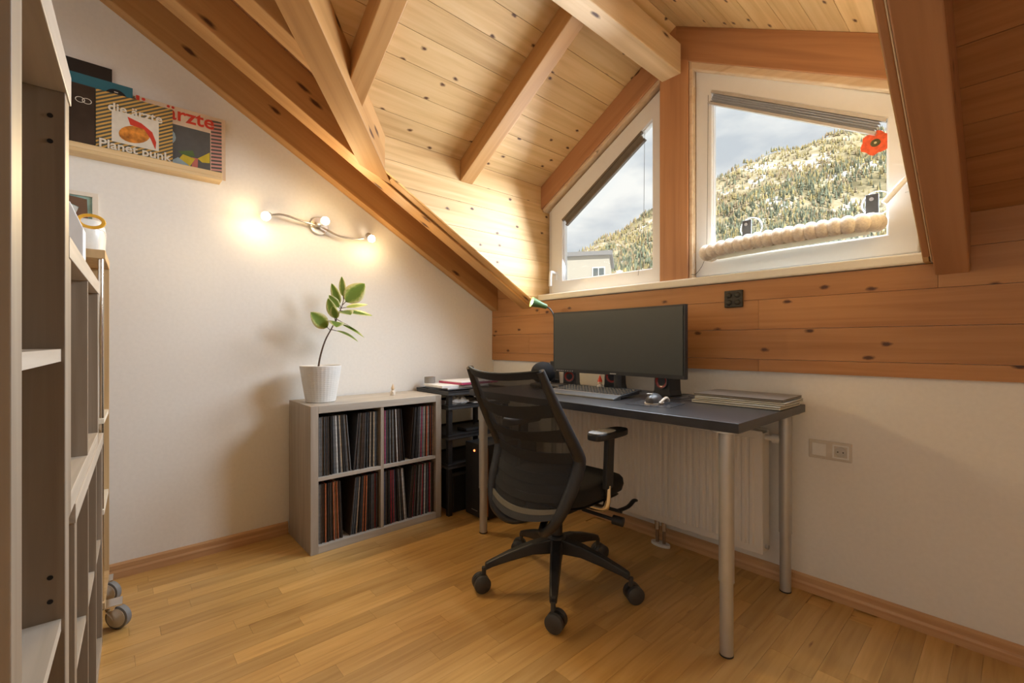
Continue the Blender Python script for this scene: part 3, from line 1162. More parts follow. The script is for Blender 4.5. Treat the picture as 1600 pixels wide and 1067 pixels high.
# socket and switch plate
sw = thing('socket_panel', 'white double plate with rocker switch and round socket on the plaster wall', 'socket', (2.280, 0.0, 0.637))
MB().box(-.078, .078, -.008, 0, -.040, .040).build('plate', plain('ivory cover plate', (.64, .58, .50), .35), sw, bevel=.003)
MB().box(-.064, -.012, -.013, -.008, -.027, .027).build('rocker', M_white, sw, bevel=.002)
MB().ring([(.010, -.029), (.068, -.029), (.068, .029), (.010, .029)], [(.016, -.023), (.062, -.023), (.062, .023), (.016, .023)], XZ, -.011, -.008).build('socket_frame', M_white, sw, bevel=.001)
MB().lathe([(0.021, 0), (0.021, 0.004), (0.019, 0.004), (0.0185, 0.0005)], 24, Matrix.Translation((.039, -.0085, 0)) @ Matrix.Rotation(R(90), 4, 'X')).build('socket_well', plain('shadowed socket plastic', (.55, .52, .47), .5), sw, smooth=40)
for px in (-.0095, .0095):
    MB().tube([(.039 + px, -.0125, 0), (.039 + px, -.0135, 0)], .0028, 8).build('pin_hole', M_hole, sw)

# radiator ----------------------------------------------------------
rd = thing('radiator', 'white ribbed panel radiator on the wall under the desk', 'radiator', (1.42, -0.03, 0.14))
RW = 0.63
MB().box(-RW, RW, -0.020, 0.0, 0, 0.56).build('rear_panel', M_rad, rd, bevel=.004)
fp = MB().box(-RW, RW, -0.086, -0.080, 0.0, 0.56).build('front_panel', M_rad, rd, bevel=.003)
nr = 36
for k in range(nr):
    xx = -RW + 0.03 + k * (2 * RW - 0.06) / nr
    wd_ = (2 * RW - 0.06) / nr
    MB().prism([(xx + .004, 0.0), (xx + .010, -.006), (xx + wd_ - .010, -.006), (xx + wd_ - .004, 0.0)], lambda p, t: (p[0], -0.086 + p[1], t), 0.035, 0.525).build('rib', M_rad, fp)
for s in (-1, 1):
    MB().box(s * RW - (0.002 if s > 0 else 0), s * RW + (0 if s > 0 else 0.002), -0.080, -0.02, 0.01, 0.55).build('side_panel', M_rad, rd)
MB().tube([(RW + .001, -.05, .03), (RW + .014, -.05, .03)], .010, 10).build('bleed_plug', M_alu, rd, smooth=40)
MB().tube([(RW - .02, -.05, .53), (RW + .05, -.05, .53)], .012, 10).tube([(RW + .03, -.05, .53), (RW + .085, -.05, .53)], .021, 14).build('thermostat', M_white, rd, smooth=40)
M_brass = plain('copper pipe', (0.35, 0.25, 0.17), 0.35, metal=0.8)
for k in (0.085, 0.125):
    MB().tube([(k, -.05, 0.0), (k, -.05, -0.13)], .0085, 10).build('pipe', M_brass, rd, smooth=40)
    MB().tube([(k, -.05, -.005), (k, -.05, -.055)], .014, 10).build('valve', M_chrome, rd, smooth=40)
MB().prism([(0.105 + .055 * math.cos(a * .349), -.05 + .026 * math.sin(a * .349)) for a in range(18)], lambda p, t: (p[0], p[1], t), -0.1395, -0.125).build('pipe_cover', M_white, rd)

# spot lamp on the gable wall ----------------------------------------
M_nickel = plain('brushed nickel', (0.62, 0.58, 0.52), 0.3, metal=0.9)
M_bulb = plain('glowing frosted bulb', (1, 0.95, 0.85), 0.5, emit=(1.0, 0.88, 0.66), strength=22)
sl_ = thing('spot_lamp', 'brushed nickel wall lamp with curved arm and three lit spots', 'wall lamp', (0.0, -1.372, 1.805))
MB().lathe([(0.055, 0), (0.055, 0.012), (0.050, 0.018), (0.0, 0.0185)], 28, Matrix.Rotation(R(90), 4, 'Y')).build('wall_plate', M_nickel, sl_, smooth=40)
MB().tube(bezier([(0.06, -0.275, 0.005), (0.06, -0.21, 0.017), (0.055, -0.10, 0.0), (0.045, 0.0, -0.012), (0.055, 0.10, -0.050), (0.06, 0.20, -0.055), (0.06, 0.255, -0.045)], 40), 0.006, 8).build('arm', M_nickel, sl_, smooth=60)
MB().tube([(0.015, 0, -0.005), (0.05, 0, -0.010)], 0.010, 10).build('stem', M_nickel, sl_, smooth=40)
heads = [((0.085, -0.305, -0.012), (0.70, -0.45, -0.40)), ((0.105, 0.003, 0.012), (0.95, -0.15, 0.05)), ((0.09, 0.292, -0.040), (0.75, 0.10, -0.55))]
for p, dr in heads:
    dr = Vector(dr).normalized()
    M = Matrix.Translation(p) @ dr.to_track_quat('Z', 'Y').to_matrix().to_4x4()
    hd = MB().lathe([(0.012, -0.046), (0.017, -0.040), (0.021, -0.01), (0.026, 0.006), (0.0245, 0.006), (0.019, -0.01), (0.012, -0.034)], 18, M, cap=False).build('spot_head', M_nickel, sl_, smooth=50)
    bb = MB().lathe([(0.001, -0.016), (0.012, -0.010), (0.0185, 0.002), (0.0215, 0.014), (0.0175, 0.024), (0.001, 0.030)], 16, M).build('bulb', M_bulb, hd, smooth=180)
    q = Vector(p) + Vector((0.0, -1.372, 1.805)) + dr * 0.045
    light('bulb_glow_light', 'POINT', q, 1.7, WARM, shadow_soft_size=0.02)
    sp_ = light('spot_bulb_light', 'SPOT', q, 20, WARM, shadow_soft_size=0.02, spot_size=R(152), spot_blend=1.0)
    sp_.rotation_euler = dr.to_track_quat('-Z', 'Y').to_euler()

# picture frame behind the bookcase -----------------------------------
pf = thing('framed_picture', 'cream framed picture hanging on the gable wall behind the white box', 'picture', (0.0, -2.49, 1.69))
MB().ring([(-.138, -.10), (.138, -.10), (.138, .09), (-.138, .09)], [(-.118, -.08), (.118, -.08), (.118, .072), (-.118, .072)], lambda p, t: (t, p[0], p[1]), 0.0, 0.018).build('frame', M_cream, pf)
MB().box(0.0, 0.008, -.118, .118, -.08, .072).build('print', plain('teal print', (0.25, 0.38, 0.34), .5, noise=.5, scale=14), pf)
MB().prism([(-.118, -.06), (.075, -.06), (.07, .02), (-.02, .055), (-.118, .06)], lambda p, t: (t, p[0], p[1]), 0.008, 0.0088).build('print_shape', plain('pale print', (.75, .76, .72), .5), pf)
MB().prism([(.05, -.05), (.105, -.08), (.10, .06), (.03, .068), (.04, .035), (.074, .02)], lambda p, t: (t, p[0], p[1]), 0.0088, 0.0095).build('print_shape', plain('brown print', (.17, .09, .05), .5), pf)

# picture ledge with record sleeves ------------------------------------
M_ledge = wood('pale ledge pine', (0.66, 0.45, 0.22), (0.76, 0.55, 0.29), (0.80, 0.60, 0.34), 0.5, grain=(26, 1.2, 26), knot_scale=(7, 3, 7), knot_prob=.3, vary=.03)
lg = thing('picture_ledge', 'pale pine picture ledge holding record sleeves on the gable wall', 'ledge', (0.0, -2.32, 1.937))
MB().box(0, .085, -.43, .44, 0, .016).build('shelf', M_ledge, lg, bevel=.002)
MB().box(.072, .085, -.43, .44, .016, .040).build('lip', M_ledge, lg, bevel=.002)
MB().box(0, .012, -.43, .44, .016, .07).build('back_rail', M_ledge, lg, bevel=.002)
YZ = lambda p, t: (t, p[0], p[1])


def sleeve(name, label, x, y0, y1, h, mat, th=.004, lean=4.0):
    o = thing(name, label, 'record', (x, (y0 + y1) / 2, 1.9535))
    o.rotation_euler = (0, R(-lean), 0)
    MB().box(0, th, -(y1 - y0) / 2, (y1 - y0) / 2, 0, h).build('sleeve', mat, o)
    return o


# stripes as flat print
def stripes(name, a, b, scale, rot):
    m, nt, bs = new_mat(name)
    N, L = nt.nodes, nt.links
    tc = N.new('ShaderNodeTexCoord')
    mp = N.new('ShaderNodeMapping')
    mp.inputs['Rotation'].default_value = rot
    L.new(tc.outputs['Object'], mp.inputs['Vector'])
    wv = N.new('ShaderNodeTexWave')
    wv.bands_direction = 'Z'
    wv.inputs['Scale'].default_value = scale
    L.new(mp.outputs['Vector'], wv.inputs['Vector'])
    rp = N.new('ShaderNodeValToRGB')
    rp.color_ramp.interpolation = 'CONSTANT'
    rp.color_ramp.elements[0].color = (*a, 1)
    rp.color_ramp.elements[1].position = .5
    rp.color_ramp.elements[1].color = (*b, 1)
    L.new(wv.outputs['Fac'], rp.inputs['Fac'])
    L.new(rp.outputs['Color'], bs.inputs['Base Color'])
    bs.inputs['Roughness'].default_value = .4
    return m


M_str1 = stripes('yellow and green stripes', (0.62, 0.36, 0.09), (0.10, 0.10, 0.07), 21, (R(-32), 0, 0))
M_str2 = stripes('grey and rose stripes', (0.09, 0.095, 0.085), (0.60, 0.30, 0.26), 17, (R(-8), 0, 0))
M_prnw = plain('off white print', (.75, .68, .55), .5)
s5 = sleeve('record_sleeve', 'black edged tall sleeve standing rearmost on the ledge', .0125, -2.64, -2.305, .415, plain('black board', (.02, .015, .012), .5), lean=0)
s4 = sleeve('record_sleeve', 'teal sleeve with round black emblem behind the striped one', .026, -2.62, -2.232, .352, plain('teal sleeve', (.035, .16, .20), .5), lean=1.2)
MB().lathe([(.040, 0), (.040, .0006), (0, .0007)], 24, Matrix.Translation((.0042, .135, .285)) @ Matrix.Rotation(R(90), 4, 'Y')).build('emblem', M_black, s4)
for k, wd_ in enumerate((.014, .022, .030)):
    MB().box(.0048, .0052, .135 - wd_ / 2, .135 + wd_ / 2, .309 - k * .013, .313 - k * .013).build('emblem_mark', M_prnw, s4)
s3 = sleeve('record_sleeve', 'large sleeve with red die ärzte lettering at the right end of the ledge', .034, -2.222, -1.858, .322, plain('cream sleeve', (.72, .55, .38), .5), lean=2)
Mt = Matrix(((0, 0, 1, .0048), (1, 0, 0, 0), (0, 1, 0, 0), (0, 0, 0, 1)))
text('lettering', 'die \u00e4rzte', .098, M_red, s3, Matrix.Translation((0, -.040, .285)) @ Mt, bold=.0018)
MB().box(.004, .0045, -.182, .115, 0, .232).build('cover_print', plain('dark grey print', (.10, .10, .095), .5), s3)
for col_, pl in (((.33, .42, .42), [(-.09 + .062 * math.cos(a * .4), .165 + .052 * math.sin(a * .4)) for a in range(16)]), ((.60, .45, .04), [(-.05, .01), (.0, .09), (.05, .08), (.02, .02)]), ((.60, .45, .04), [(.06, .085), (.112, .13), (.112, .075), (.08, .07)]), ((.10, .16, .05), [(-.02, .10), (.04, .12), (.05, .09), (0, .085)]),
                 ((.32, .40, .41), [(-.10, .0), (-.02, .07), (.04, .03), (.11, 0)]), ((.62, .28, .32), [(-.03, .02), (.0, .045), (.05, .02)]), ((.55, .16, .12), [(.035, .02), (.06, .02), (.062, .085), (.036, .085)])):
    MB().prism(pl, YZ, .0045, .0049 + .0003 * random.random()).build('cover_shape', plain('cover ink', col_, .5, noise=.1), s3)
MB().box(.004, .0046, .118, .165, .0, .305).build('striped_edge', M_str2, s3)
s2 = sleeve('record_sleeve', 'black brown sleeve with small pale outline mark left of the striped one', .058, -2.64, -2.362, .292, plain('black brown sleeve', (.045, .028, .018), .4, noise=.3, scale=9), lean=1.5)
for r0, cx in ((.013, .112), (.013, .090)):
    MB().ring([(cx + r0 * 1.25 * math.cos(a * .3927), .222 + r0 * math.sin(a * .3927)) for a in range(16)], [(cx + (r0 - .0022) * 1.25 * math.cos(a * .3927), .222 + (r0 - .0022) * math.sin(a * .3927)) for a in range(16)], YZ, .004, .0045).build('outline_mark', M_prnw, s2)
s1 = sleeve('record_sleeve', 'yellow and dark striped sleeve with white square and orange shape', .054, -2.360, -2.083, .292, M_str1, lean=1.5)
MB().box(.004, .0045, -.085, .085, .070, .215).build('white_square', M_prnw, s1)
MB().prism([(-.005 + .056 * math.cos(a * .3142), .124 + .042 * math.sin(a * .3142 + .25)) for a in range(20)], YZ, .0045, .0050).build('orange_shape', plain('orange print', (.72, .22, .03), .5, noise=.7, scale=26), s1)
MB().prism([(-.03, .20), (-.02, .165), (.03, .16), (.055, .12), (.072, .075), (.075, .11), (.06, .155), (.02, .185)], YZ, .0050, .0054).build('red_shape', M_red, s1)
text('lettering', 'die \u00e4rzte', .056, M_prnw, s1, Matrix.Translation((.0008, .0, .226)) @ Mt, bold=.0012)
text('lettering', 'Planet punk', .055, M_prnw, s1, Matrix.Translation((.0008, .0, .050)) @ Mt, bold=.0012)

# ------------------------------------------------------------------ CUBE SHELF WITH RECORDS
KX0, KX1, KY0, KY1, KH = 0.020, 0.388, -1.542, -0.748, 0.772
cs = thing('cube_shelf', 'grey oak cube shelf of four compartments full of records', 'shelf', ((KX0 + KX1) / 2, (KY0 + KY1) / 2, 0))
hx, hy = (KX1 - KX0) / 2, (KY1 - KY0) / 2
OT, IT = 0.040, 0.018
MB().box(-hx, hx, -hy, -hy + OT, 0, KH).build('side_panel', M_grey, cs, bevel=.0015)
MB().box(-hx, hx, hy - OT, hy, 0, KH).build('side_panel', M_grey, cs, bevel=.0015)
MB().box(-hx, hx, -hy + OT, hy - OT, KH - OT, KH).build('top_panel', M_greyh, cs, bevel=.0015)
MB().box(-hx, hx, -hy + OT, hy - OT, 0, OT).build('bottom_panel', M_greyh, cs, bevel=.0015)
MB().box(-hx + .012, hx - .004, -IT / 2, IT / 2, OT, KH - OT).build('divider', M_grey, cs)
zm = KH / 2
for a, b in ((-hy + OT, -IT / 2), (IT / 2, hy - OT)):
    MB().box(-hx + .012, hx - .004, a, b, zm - IT / 2, zm + IT / 2).build('shelf_board', M_greyh, cs)
MB().box(-hx, -hx + .006, -hy + OT, hy - OT, OT, KH - OT).build('back_panel', M_black, cs)

SP = {}


def spine(name, col, noise=.35):
    if name not in SP:
        SP[name] = plain('sleeve ' + name, col, .45, noise=noise, scale=55)
    return SP[name]


dk = [('black', (.022, .02, .02)), ('charcoal', (.05, .05, .052)), ('dark brown', (.06, .04, .03)), ('slate', (.07, .08, .09)), ('grey', (.18, .18, .18))]
pal = {
    'upper left': dk + [('white', (.62, .62, .60)), ('cream', (.50, .40, .28))],
    'upper right': dk + [('crimson', (.34, .03, .05)), ('white', (.62, .62, .60)), ('pink', (.45, .08, .18)), ('orange red', (.42, .10, .04)), ('beige', (.45, .38, .28))],
    'lower left': dk + [('tan', (.40, .27, .17)), ('cream', (.50, .40, .28)), ('rust', (.40, .12, .05)), ('crimson', (.34, .03, .05))],
    'lower right': dk + [('navy', (.04, .05, .09)), ('crimson', (.34, .03, .05)), ('white', (.62, .62, .60))],
}
RS = 0.312
ORD = ['first', 'second', 'third', 'fourth', 'fifth', 'sixth', 'seventh', 'eighth', 'ninth', 'tenth', 'eleventh', 'twelfth', 'thirteenth', 'fourteenth', 'fifteenth', 'sixteenth', 'seventeenth', 'eighteenth', 'nineteenth', 'twentieth', 'twenty-first', 'twenty-second', 'twenty-third', 'twenty-fourth', 'twenty-fifth', 'twenty-sixth', 'twenty-seventh', 'twenty-eighth']
rmesh = {}


def rec_mesh(th, mat):
    k = (th, mat.name)
    if k not in rmesh:
        me = MB().box(-RS, 0, -th / 2, th / 2, 0, RS).mesh('record_sleeve')
        me.materials.append(mat)
        rmesh[k] = me
    return rmesh[k]


ccy = (KY0 + KY1) / 2
cells = {'upper left': (KY0 + OT, ccy - IT / 2, zm + IT / 2), 'upper right': (ccy + IT / 2, KY1 - OT, zm + IT / 2),
         'lower left': (KY0 + OT, ccy - IT / 2, OT), 'lower right': (ccy + IT / 2, KY1 - OT, OT)}
counts = {'upper left': (26, 22), 'upper right': (20, 24), 'lower left': (21, 24), 'lower right': (23, 25)}
for cn, (ya, yb, zb) in cells.items():
    nl_, nr_ = counts[cn]
    for side, cnt in (('left', nl_), ('right', nr_)):
        pos = ya + .006 if side == 'left' else yb - .006
        sgn = 1 if side == 'left' else -1
        mx_l = {'left': 4.6, 'right': 4.8}[side]
        if cn == 'lower left':
            mx_l = {'left': 2.4, 'right': 5.6}[side]
        seen = {}
        for i in range(cnt):
            f = i / (cnt - 1)
            th = random.choice((.0038, .0046, .0056))
            nm, col = random.choices(pal[cn], [3] * 5 + [1] * (len(pal[cn]) - 5))[0]
            o = bpy.data.objects.new('record_sleeve', rec_mesh(th, spine(nm, col)))
            link(o)
            lean = mx_l * f * f
            o.location = (KX1 - .018 - random.random() * .012, pos, zb + .0008)
            # inner records lean outward: foot towards the middle, top towards the side
            o.rotation_euler = (R(lean) * sgn, 0, 0)
            art = {'upper left': 'an', 'upper right': 'an', 'lower left': 'a', 'lower right': 'a'}[cn]
            tag(o, '%s record sleeve, %s from the %s side of the %s compartment' % (nm, ORD[i], side, cn), 'record', 'records in the %s compartment' % cn)
            f2 = min(1, (i + 1) / (cnt - 1))
            pos += sgn * (th + .0010 + RS * (math.tan(R(mx_l * f2 * f2)) - math.tan(R(lean))) + random.random() * .0006)

# ------------------------------------------------------------------ POT PLANT
pot = thing('potted_rubber_plant', 'variegated rubber plant in a white dimpled pot on the cube shelf', 'plant', (0.205, -1.428, KH))
prof = [(0.0, 0.0), (0.066, 0.0), (0.070, 0.004), (0.094, 0.198), (0.096, 0.202), (0.092, 0.203), (0.088, 0.185), (0.0, 0.180)]
pb = MB()
# woven dimples as real relief: grid of small bumps on the wall
segs, rws = 96, 56
vs_, fs_ = [], []
for i in range(rws + 1):
    t = i / rws
    r0 = 0.078 + 0.031 * t
    for k in range(segs):
        a = 2 * math.pi * k / segs
        bmp = 0.0016 * (1 if (k % 3) else -0.6) * (1 if (i % 3) else -0.6) if 0 < i < rws else 0
        vs_.append(((r0 + bmp) * math.cos(a), (r0 + bmp) * math.sin(a), 0.003 + 0.197 * t))
for i in range(rws):
    for k in range(segs):
        fs_.append((i * segs + k, i * segs + (k + 1) % segs, (i + 1) * segs + (k + 1) % segs, (i + 1) * segs + k))
pb.add(vs_, fs_)
pb.lathe([(0.0, 0.0), (0.075, 0.0), (0.078, 0.003)], segs, cap=False)
pb.lathe([(0.109, 0.200), (0.1075, 0.203), (0.104, 0.202), (0.101, 0.17)], segs, cap=False)
pb.build('pot', M_ceramic, pot, smooth=70)
MB().lathe([(0.0, 0.179), (0.07, 0.182), (0.1025, 0.178)], 32, cap=False).build('soil', M_soil, pot, smooth=180)
stem = bezier([(0.0, -0.015, 0.175), (0.005, -0.005, 0.25), (0.01, 0.02, 0.34), (0.012, 0.055, 0.41), (0.01, 0.085, 0.47), (0.01, 0.115, 0.54), (0.01, 0.13, 0.60)], 24)
MB().tube(stem, [0.0055 - 0.0035 * i / len(stem) for i in range(len(stem))], 8).build('stem', M_stem, pot, smooth=60)
# leaf material: green heart, cream margin, slightly translucent
m, nt, bs = new_mat('variegated leaf')
N, L = nt.nodes, nt.links
tc = N.new('ShaderNodeTexCoord')
sx = N.new('ShaderNodeSeparateXYZ')
L.new(tc.outputs['UV'], sx.inputs[0])
nz = N.new('ShaderNodeTexNoise')
nz.inputs['Scale'].default_value = 7
nz.inputs['Detail'].default_value = 4
L.new(tc.outputs['UV'], nz.inputs['Vector'])
ab = N.new('ShaderNodeMath')
ab.operation = 'MULTIPLY_ADD'
ab.inputs[1].default_value = 0.55
L.new(nz.outputs['Fac'], ab.inputs[0])
L.new(sx.outputs['X'], ab.inputs[2])
rp = N.new('ShaderNodeValToRGB')
e = rp.color_ramp.elements
e[0].position, e[0].color = 0.55, (0.25, 0.36, 0.07, 1)
e[1].position, e[1].color = 1.08 / 1.2, (0.80, 0.76, 0.42, 1)
q = rp.color_ramp.elements.new(0.74)
q.color = (0.44, 0.54, 0.13, 1)
L.new(ab.outputs[0], rp.inputs['Fac'])
L.new(rp.outputs['Color'], bs.inputs['Base Color'])
bs.inputs['Roughness'].default_value = 0.4
trn = N.new('ShaderNodeBsdfTranslucent')
L.new(rp.outputs['Color'], trn.inputs['Color'])
ms = N.new('ShaderNodeMixShader')
ms.inputs['Fac'].default_value = 0.4
L.new(bs.outputs['BSDF'], ms.inputs[1])
L.new(trn.outputs['BSDF'], ms.inputs[2])
L.new(ms.outputs['Shader'], N['Material Output'].inputs['Surface'])
M_leaf = m


def leaf(base, tip, wid, nrm, droop=0.0):
    base, tip = Vector(base), Vector(tip)
    d = (tip - base) * 1.22
    Ln = d.length
    d.normalize()
    nrm = Vector(nrm)
    nrm = (nrm - d * nrm.dot(d)).normalized()
    s = d.cross(nrm)
    nu, nv = 12, 7
    vs_, fs_, uv = [], [], []
    pet = 0.16
    for i in range(nu + 1):
        t = i / nu
        prof_ = math.sin(math.pi * t ** 0.85) ** 0.75 if 0 < t < 1 else 0.0
        for j in range(nv):
            k = (j / (nv - 1)) * 2 - 1
            x_ = (pet + (1 - pet) * t) * Ln
            off_ = wid * .68 * prof_ * k
            hz = abs(k) * 0.10 * wid * prof_ - droop * t * t * Ln
            vs_.append(base + d * x_ + s * off_ + nrm * hz)
            uv.append((abs(k) * 0.75, t))
    for i in range(nu):
        for j in range(nv - 1):
            fs_.append((i * nv + j, i * nv + j + 1, (i + 1) * nv + j + 1, (i + 1) * nv + j))
    mb = MB().add(vs_, fs_)
    o = mb.build('leaf', M_leaf, pot, smooth=180, fix=False)
    ul = o.data.uv_layers.new(name='uv')
    for li, lp in enumerate(o.data.loops):
        ul.data[li].uv = uv[lp.vertex_index]
    so = o.modifiers.new('s', 'SOLIDIFY')
    so.thickness = 0.0008
    MB().tube([base, base + d * Ln * pet * 1.3], [0.0022, 0.0018], 6).build('petiole', M_stem, o)
    return o


leaf((0.012, 0.050, 0.400), (0.03, -0.045, 0.480), 0.060, (0.9, 0.1, -0.25))
leaf((0.012, 0.055, 0.405), (0.07, 0.165, 0.372), 0.042, (0.3, 0.1, 0.9), 0.20)
leaf((0.010, 0.080, 0.455), (0.09, 0.055, 0.435), 0.062, (0.75, -0.1, 0.55), 0.15)
leaf((0.010, 0.080, 0.450), (0.06, 0.205, 0.388), 0.034, (0.4, 0.2, 0.85), 0.10)
leaf((0.010, 0.085, 0.465), (0.03, 0.205, 0.400), 0.030, (0.2, 0.4, 0.85), 0.05)
leaf((0.010, 0.080, 0.450), (0.05, 0.030, 0.555), 0.040, (0.8, -0.4, 0.1))
leaf((0.010, 0.085, 0.455), (0.07, 0.045, 0.520), 0.036, (0.8, -0.5, 0.1))
leaf((0.010, 0.105, 0.515), (0.10, 0.118, 0.500), 0.066, (0.7, -0.05, 0.6), 0.10)
leaf((0.010, 0.105, 0.515), (0.05, 0.250, 0.500), 0.046, (0.5, 0.0, 0.8), 0.04)
leaf((0.010, 0.112, 0.530), (0.03, 0.235, 0.555), 0.036, (0.5, 0.1, 0.8), 0.02)
leaf((0.010, 0.115, 0.545), (0.04, 0.215, 0.655), 0.082, (0.85, -0.25, 0.2))
leaf((0.010, 0.110, 0.530), (0.04, 0.055, 0.640), 0.036, (0.8, -0.35, -0.1))
leaf((0.010, 0.125, 0.575), (0.00, 0.120, 0.690), 0.030, (0.7, -0.6, 0.0))
leaf((0.010, 0.110, 0.520), (0.02, 0.050, 0.585), 0.034, (0.7, -0.5, 0.2))

# figurines, tape, papers -------------------------------------------------
M_wood_fig = plain('pale turned wood', (0.66, 0.50, 0.33), 0.5, noise=.1, scale=40)


def gnome(name, label, loc, s, hat, body, coat, rz=0):
    g_ = thing(name, label, 'figurine', loc, rz)
    MB().lathe([(0, 0), (.017 * s, 0), (.019 * s, .006 * s), (.015 * s, .028 * s), (.010 * s, .036 * s), (0, .037 * s)], 14).build('body', coat, g_, smooth=60)
    MB().ball((0, 0, .043 * s), .011 * s).build('head', body, g_, smooth=180)
    MB().lathe([(.012 * s, .047 * s), (.011 * s, .052 * s), (.006 * s, .066 * s), (.0005, .080 * s)], 12).build('hat', hat, g_, smooth=50)
    for s_ in (-1, 1):
        MB().tube([(s_ * .012 * s, 0, .031 * s), (s_ * .017 * s, -.008 * s, .020 * s)], .004 * s, 6).build('arm', coat, g_, smooth=60)
    return g_


gnome('wooden_gnome', 'small pale wooden gnome standing at the rear of the cube shelf top', (0.20, -0.985, KH), 0.92, M_wood_fig, M_wood_fig, plain('pale painted wood', (.70, .62, .52), .6))

# black side rack in the corner, with trays
rk = thing('tray_rack', 'black open rack with trays between the cube shelf and the desk', 'rack', (0.235, -0.46, 0))
for sx_ in (-.195, .155):
    for sy_ in (-.255, .22):
        MB().box(sx_, sx_ + .030, sy_, sy_ + .030, 0, .765).build('leg', M_black, rk, bevel=.002)
for z_ in (.30, .485, .675, .765):
    tr_ = MB().box(-.20, .195, -.262, .255, z_, z_ + .014).build('tray', M_dark, rk, bevel=.002)
    MB().ring([(-.20, -.262), (.195, -.262), (.195, .255), (-.20, .255)], [(-.19, -.252), (.185, -.252), (.185, .245), (-.19, .245)], lambda p, t: (p[0], p[1], t), z_ + .014, z_ + .028).build('rim', M_black, tr_)
bg = thing('plastic_bag', 'crumpled white plastic bag lying on the upper tray of the black rack', 'bag', (0.345, -0.60, .690))
cb = MB().ball((0, 0, .026), .055, .085, .028, 22, 14)
rr_ = random.Random(3)
cb.v = [(v[0] * (1 + .35 * (rr_.random() - .5)), v[1] * (1 + .3 * (rr_.random() - .5)), max(.0, v[2] * (1 + .5 * (rr_.random() - .5)))) for v in cb.v]
cb.build('film', M_bag, bg)
MB().box(.10, .165, -.02, .10, 0, .004).build('flap', M_bag, bg) if False else None
bk = thing('black_notebook', 'black flat notebook lying on the upper tray of the black rack', 'notebook', (0.33, -0.40, .690))
MB().box(-.07, .07, -.10, .10, 0, .010).build('cover', M_black, bk, bevel=.001)
MB().box(-.067, .067, -.097, .097, .010, .014).build('pages', M_papers, bk)
ptop = .794
pz = ptop
for i, (lab, col, th, dx, dy, a, c3) in enumerate([('bottom grey magazine in the pile on the black rack', (.20, .20, .21), .008, 0, 0, 3, 'magazine'), ('white folder in the pile on the black rack', (.72, .70, .70), .010, .01, -.02, -4, 'folder'), ('pink edged book on top of the pile on the black rack', (.45, .05, .13), .014, .02, .06, 2, 'book')]):
    b_ = thing('book' if c3 == 'book' else c3, lab, c3, (0.225 + dx, -0.50 + dy, pz), R(a))
    MB().box(-.13, .13, -.19 + (.04 if i == 2 else 0), .17, 0, th).build('cover', plain(lab[:14], col, .5), b_, bevel=.001)
    MB().box(-.128, .128, -.188 + (.04 if i == 2 else 0), .168, th, th + .005).build('pages', M_papers, b_)
    pz += th + .0055
tp = thing('tape_roll', 'grey roll of tape standing on the papers at the rear wall side', 'tape', (0.10, -0.655, pz - .0195 + .0005))
MB().lathe([(.030, 0), (.037, 0), (.037, .042), (.030, .042), (.030, 0)], 24, cap=False).build('roll', plain('grey tape', (.25, .23, .21), .6), tp, smooth=40)
MB().lathe([(.026, .001), (.030, .001), (.030, .041), (.026, .041), (.026, .001)], 24, cap=False).build('core', plain('cardboard core', (.42, .30, .18), .8), tp, smooth=40)
bx_ = thing('storage_box', 'black box standing at the foot of the rack', 'box', (0.23, -0.50, 0))
MB().box(-.16, .16, -.16, .17, .002, .24).build('body', M_black, bx_, bevel=.006)
MB().box(-.165, .165, -.165, .175, .24, .262).build('lid', M_dark, bx_, bevel=.004)
dv = thing('router', 'small dark device lying on the middle tray of the rack', 'device', (0.28, -0.45, .500))
MB().box(-.05, .06, -.07, .09, 0, .022).build('body', M_dark, dv, bevel=.006)
MB().tube([(-.04, .07, .02), (-.04, .075, .06)], .004, 8).build('aerial', M_black, dv, smooth=60)

# computer tower
pc = thing('computer_tower', 'black computer tower with orange power light under the desk end', 'computer', (0.545, -0.37, 0))
MB().box(-.098, .098, -.22, .22, .015, .47).build('case', M_black, pc, bevel=.006)
MB().box(-.098, .098, -.234, -.22, .012, .472).build('front_panel', M_black, pc, bevel=.006)
MB().box(.0985, .1005, -.215, -.205, .03, .45).build('copper_trim', plain('copper trim', (.45, .18, .07), .35, metal=.6), pc)
MB().tube([(0.0, -.2345, .425), (0.0, -.2375, .425)], .007, 12).build('power_light', plain('orange light', (1, .25, .08), .5, emit=(1, .22, .06), strength=4), pc)
MB().box(-.03, .03, -.2355, -.234, .05, .054).build('badge', M_alu, pc)
for sx_ in (-.08, .06):
    for sy_ in (-.20, .18):
        MB().box(sx_, sx_ + .02, sy_, sy_ + .02, 0, .015).build('foot', M_black, pc)
wb_ = thing('wire_basket', 'dull wire basket stand on top of the computer tower', 'basket', (0.60, -0.40, .472))
for z_, r_ in ((.004, .050), (.05, .046), (.10, .043), (.15, .055)):
    MB().tube([(r_ * math.cos(a * .3927), r_ * math.sin(a * .3927), z_) for a in range(17)], .0016, 5, cap=False).build('hoop', M_wire, wb_)
for a in range(8):
    MB().tube(bezier([(r_ * math.cos(a * .785), r_ * math.sin(a * .785), z_) for z_, r_ in ((.004, .050), (.05, .046), (.10, .043), (.15, .055))], 9), .0016, 5).build('upright', M_wire, wb_)

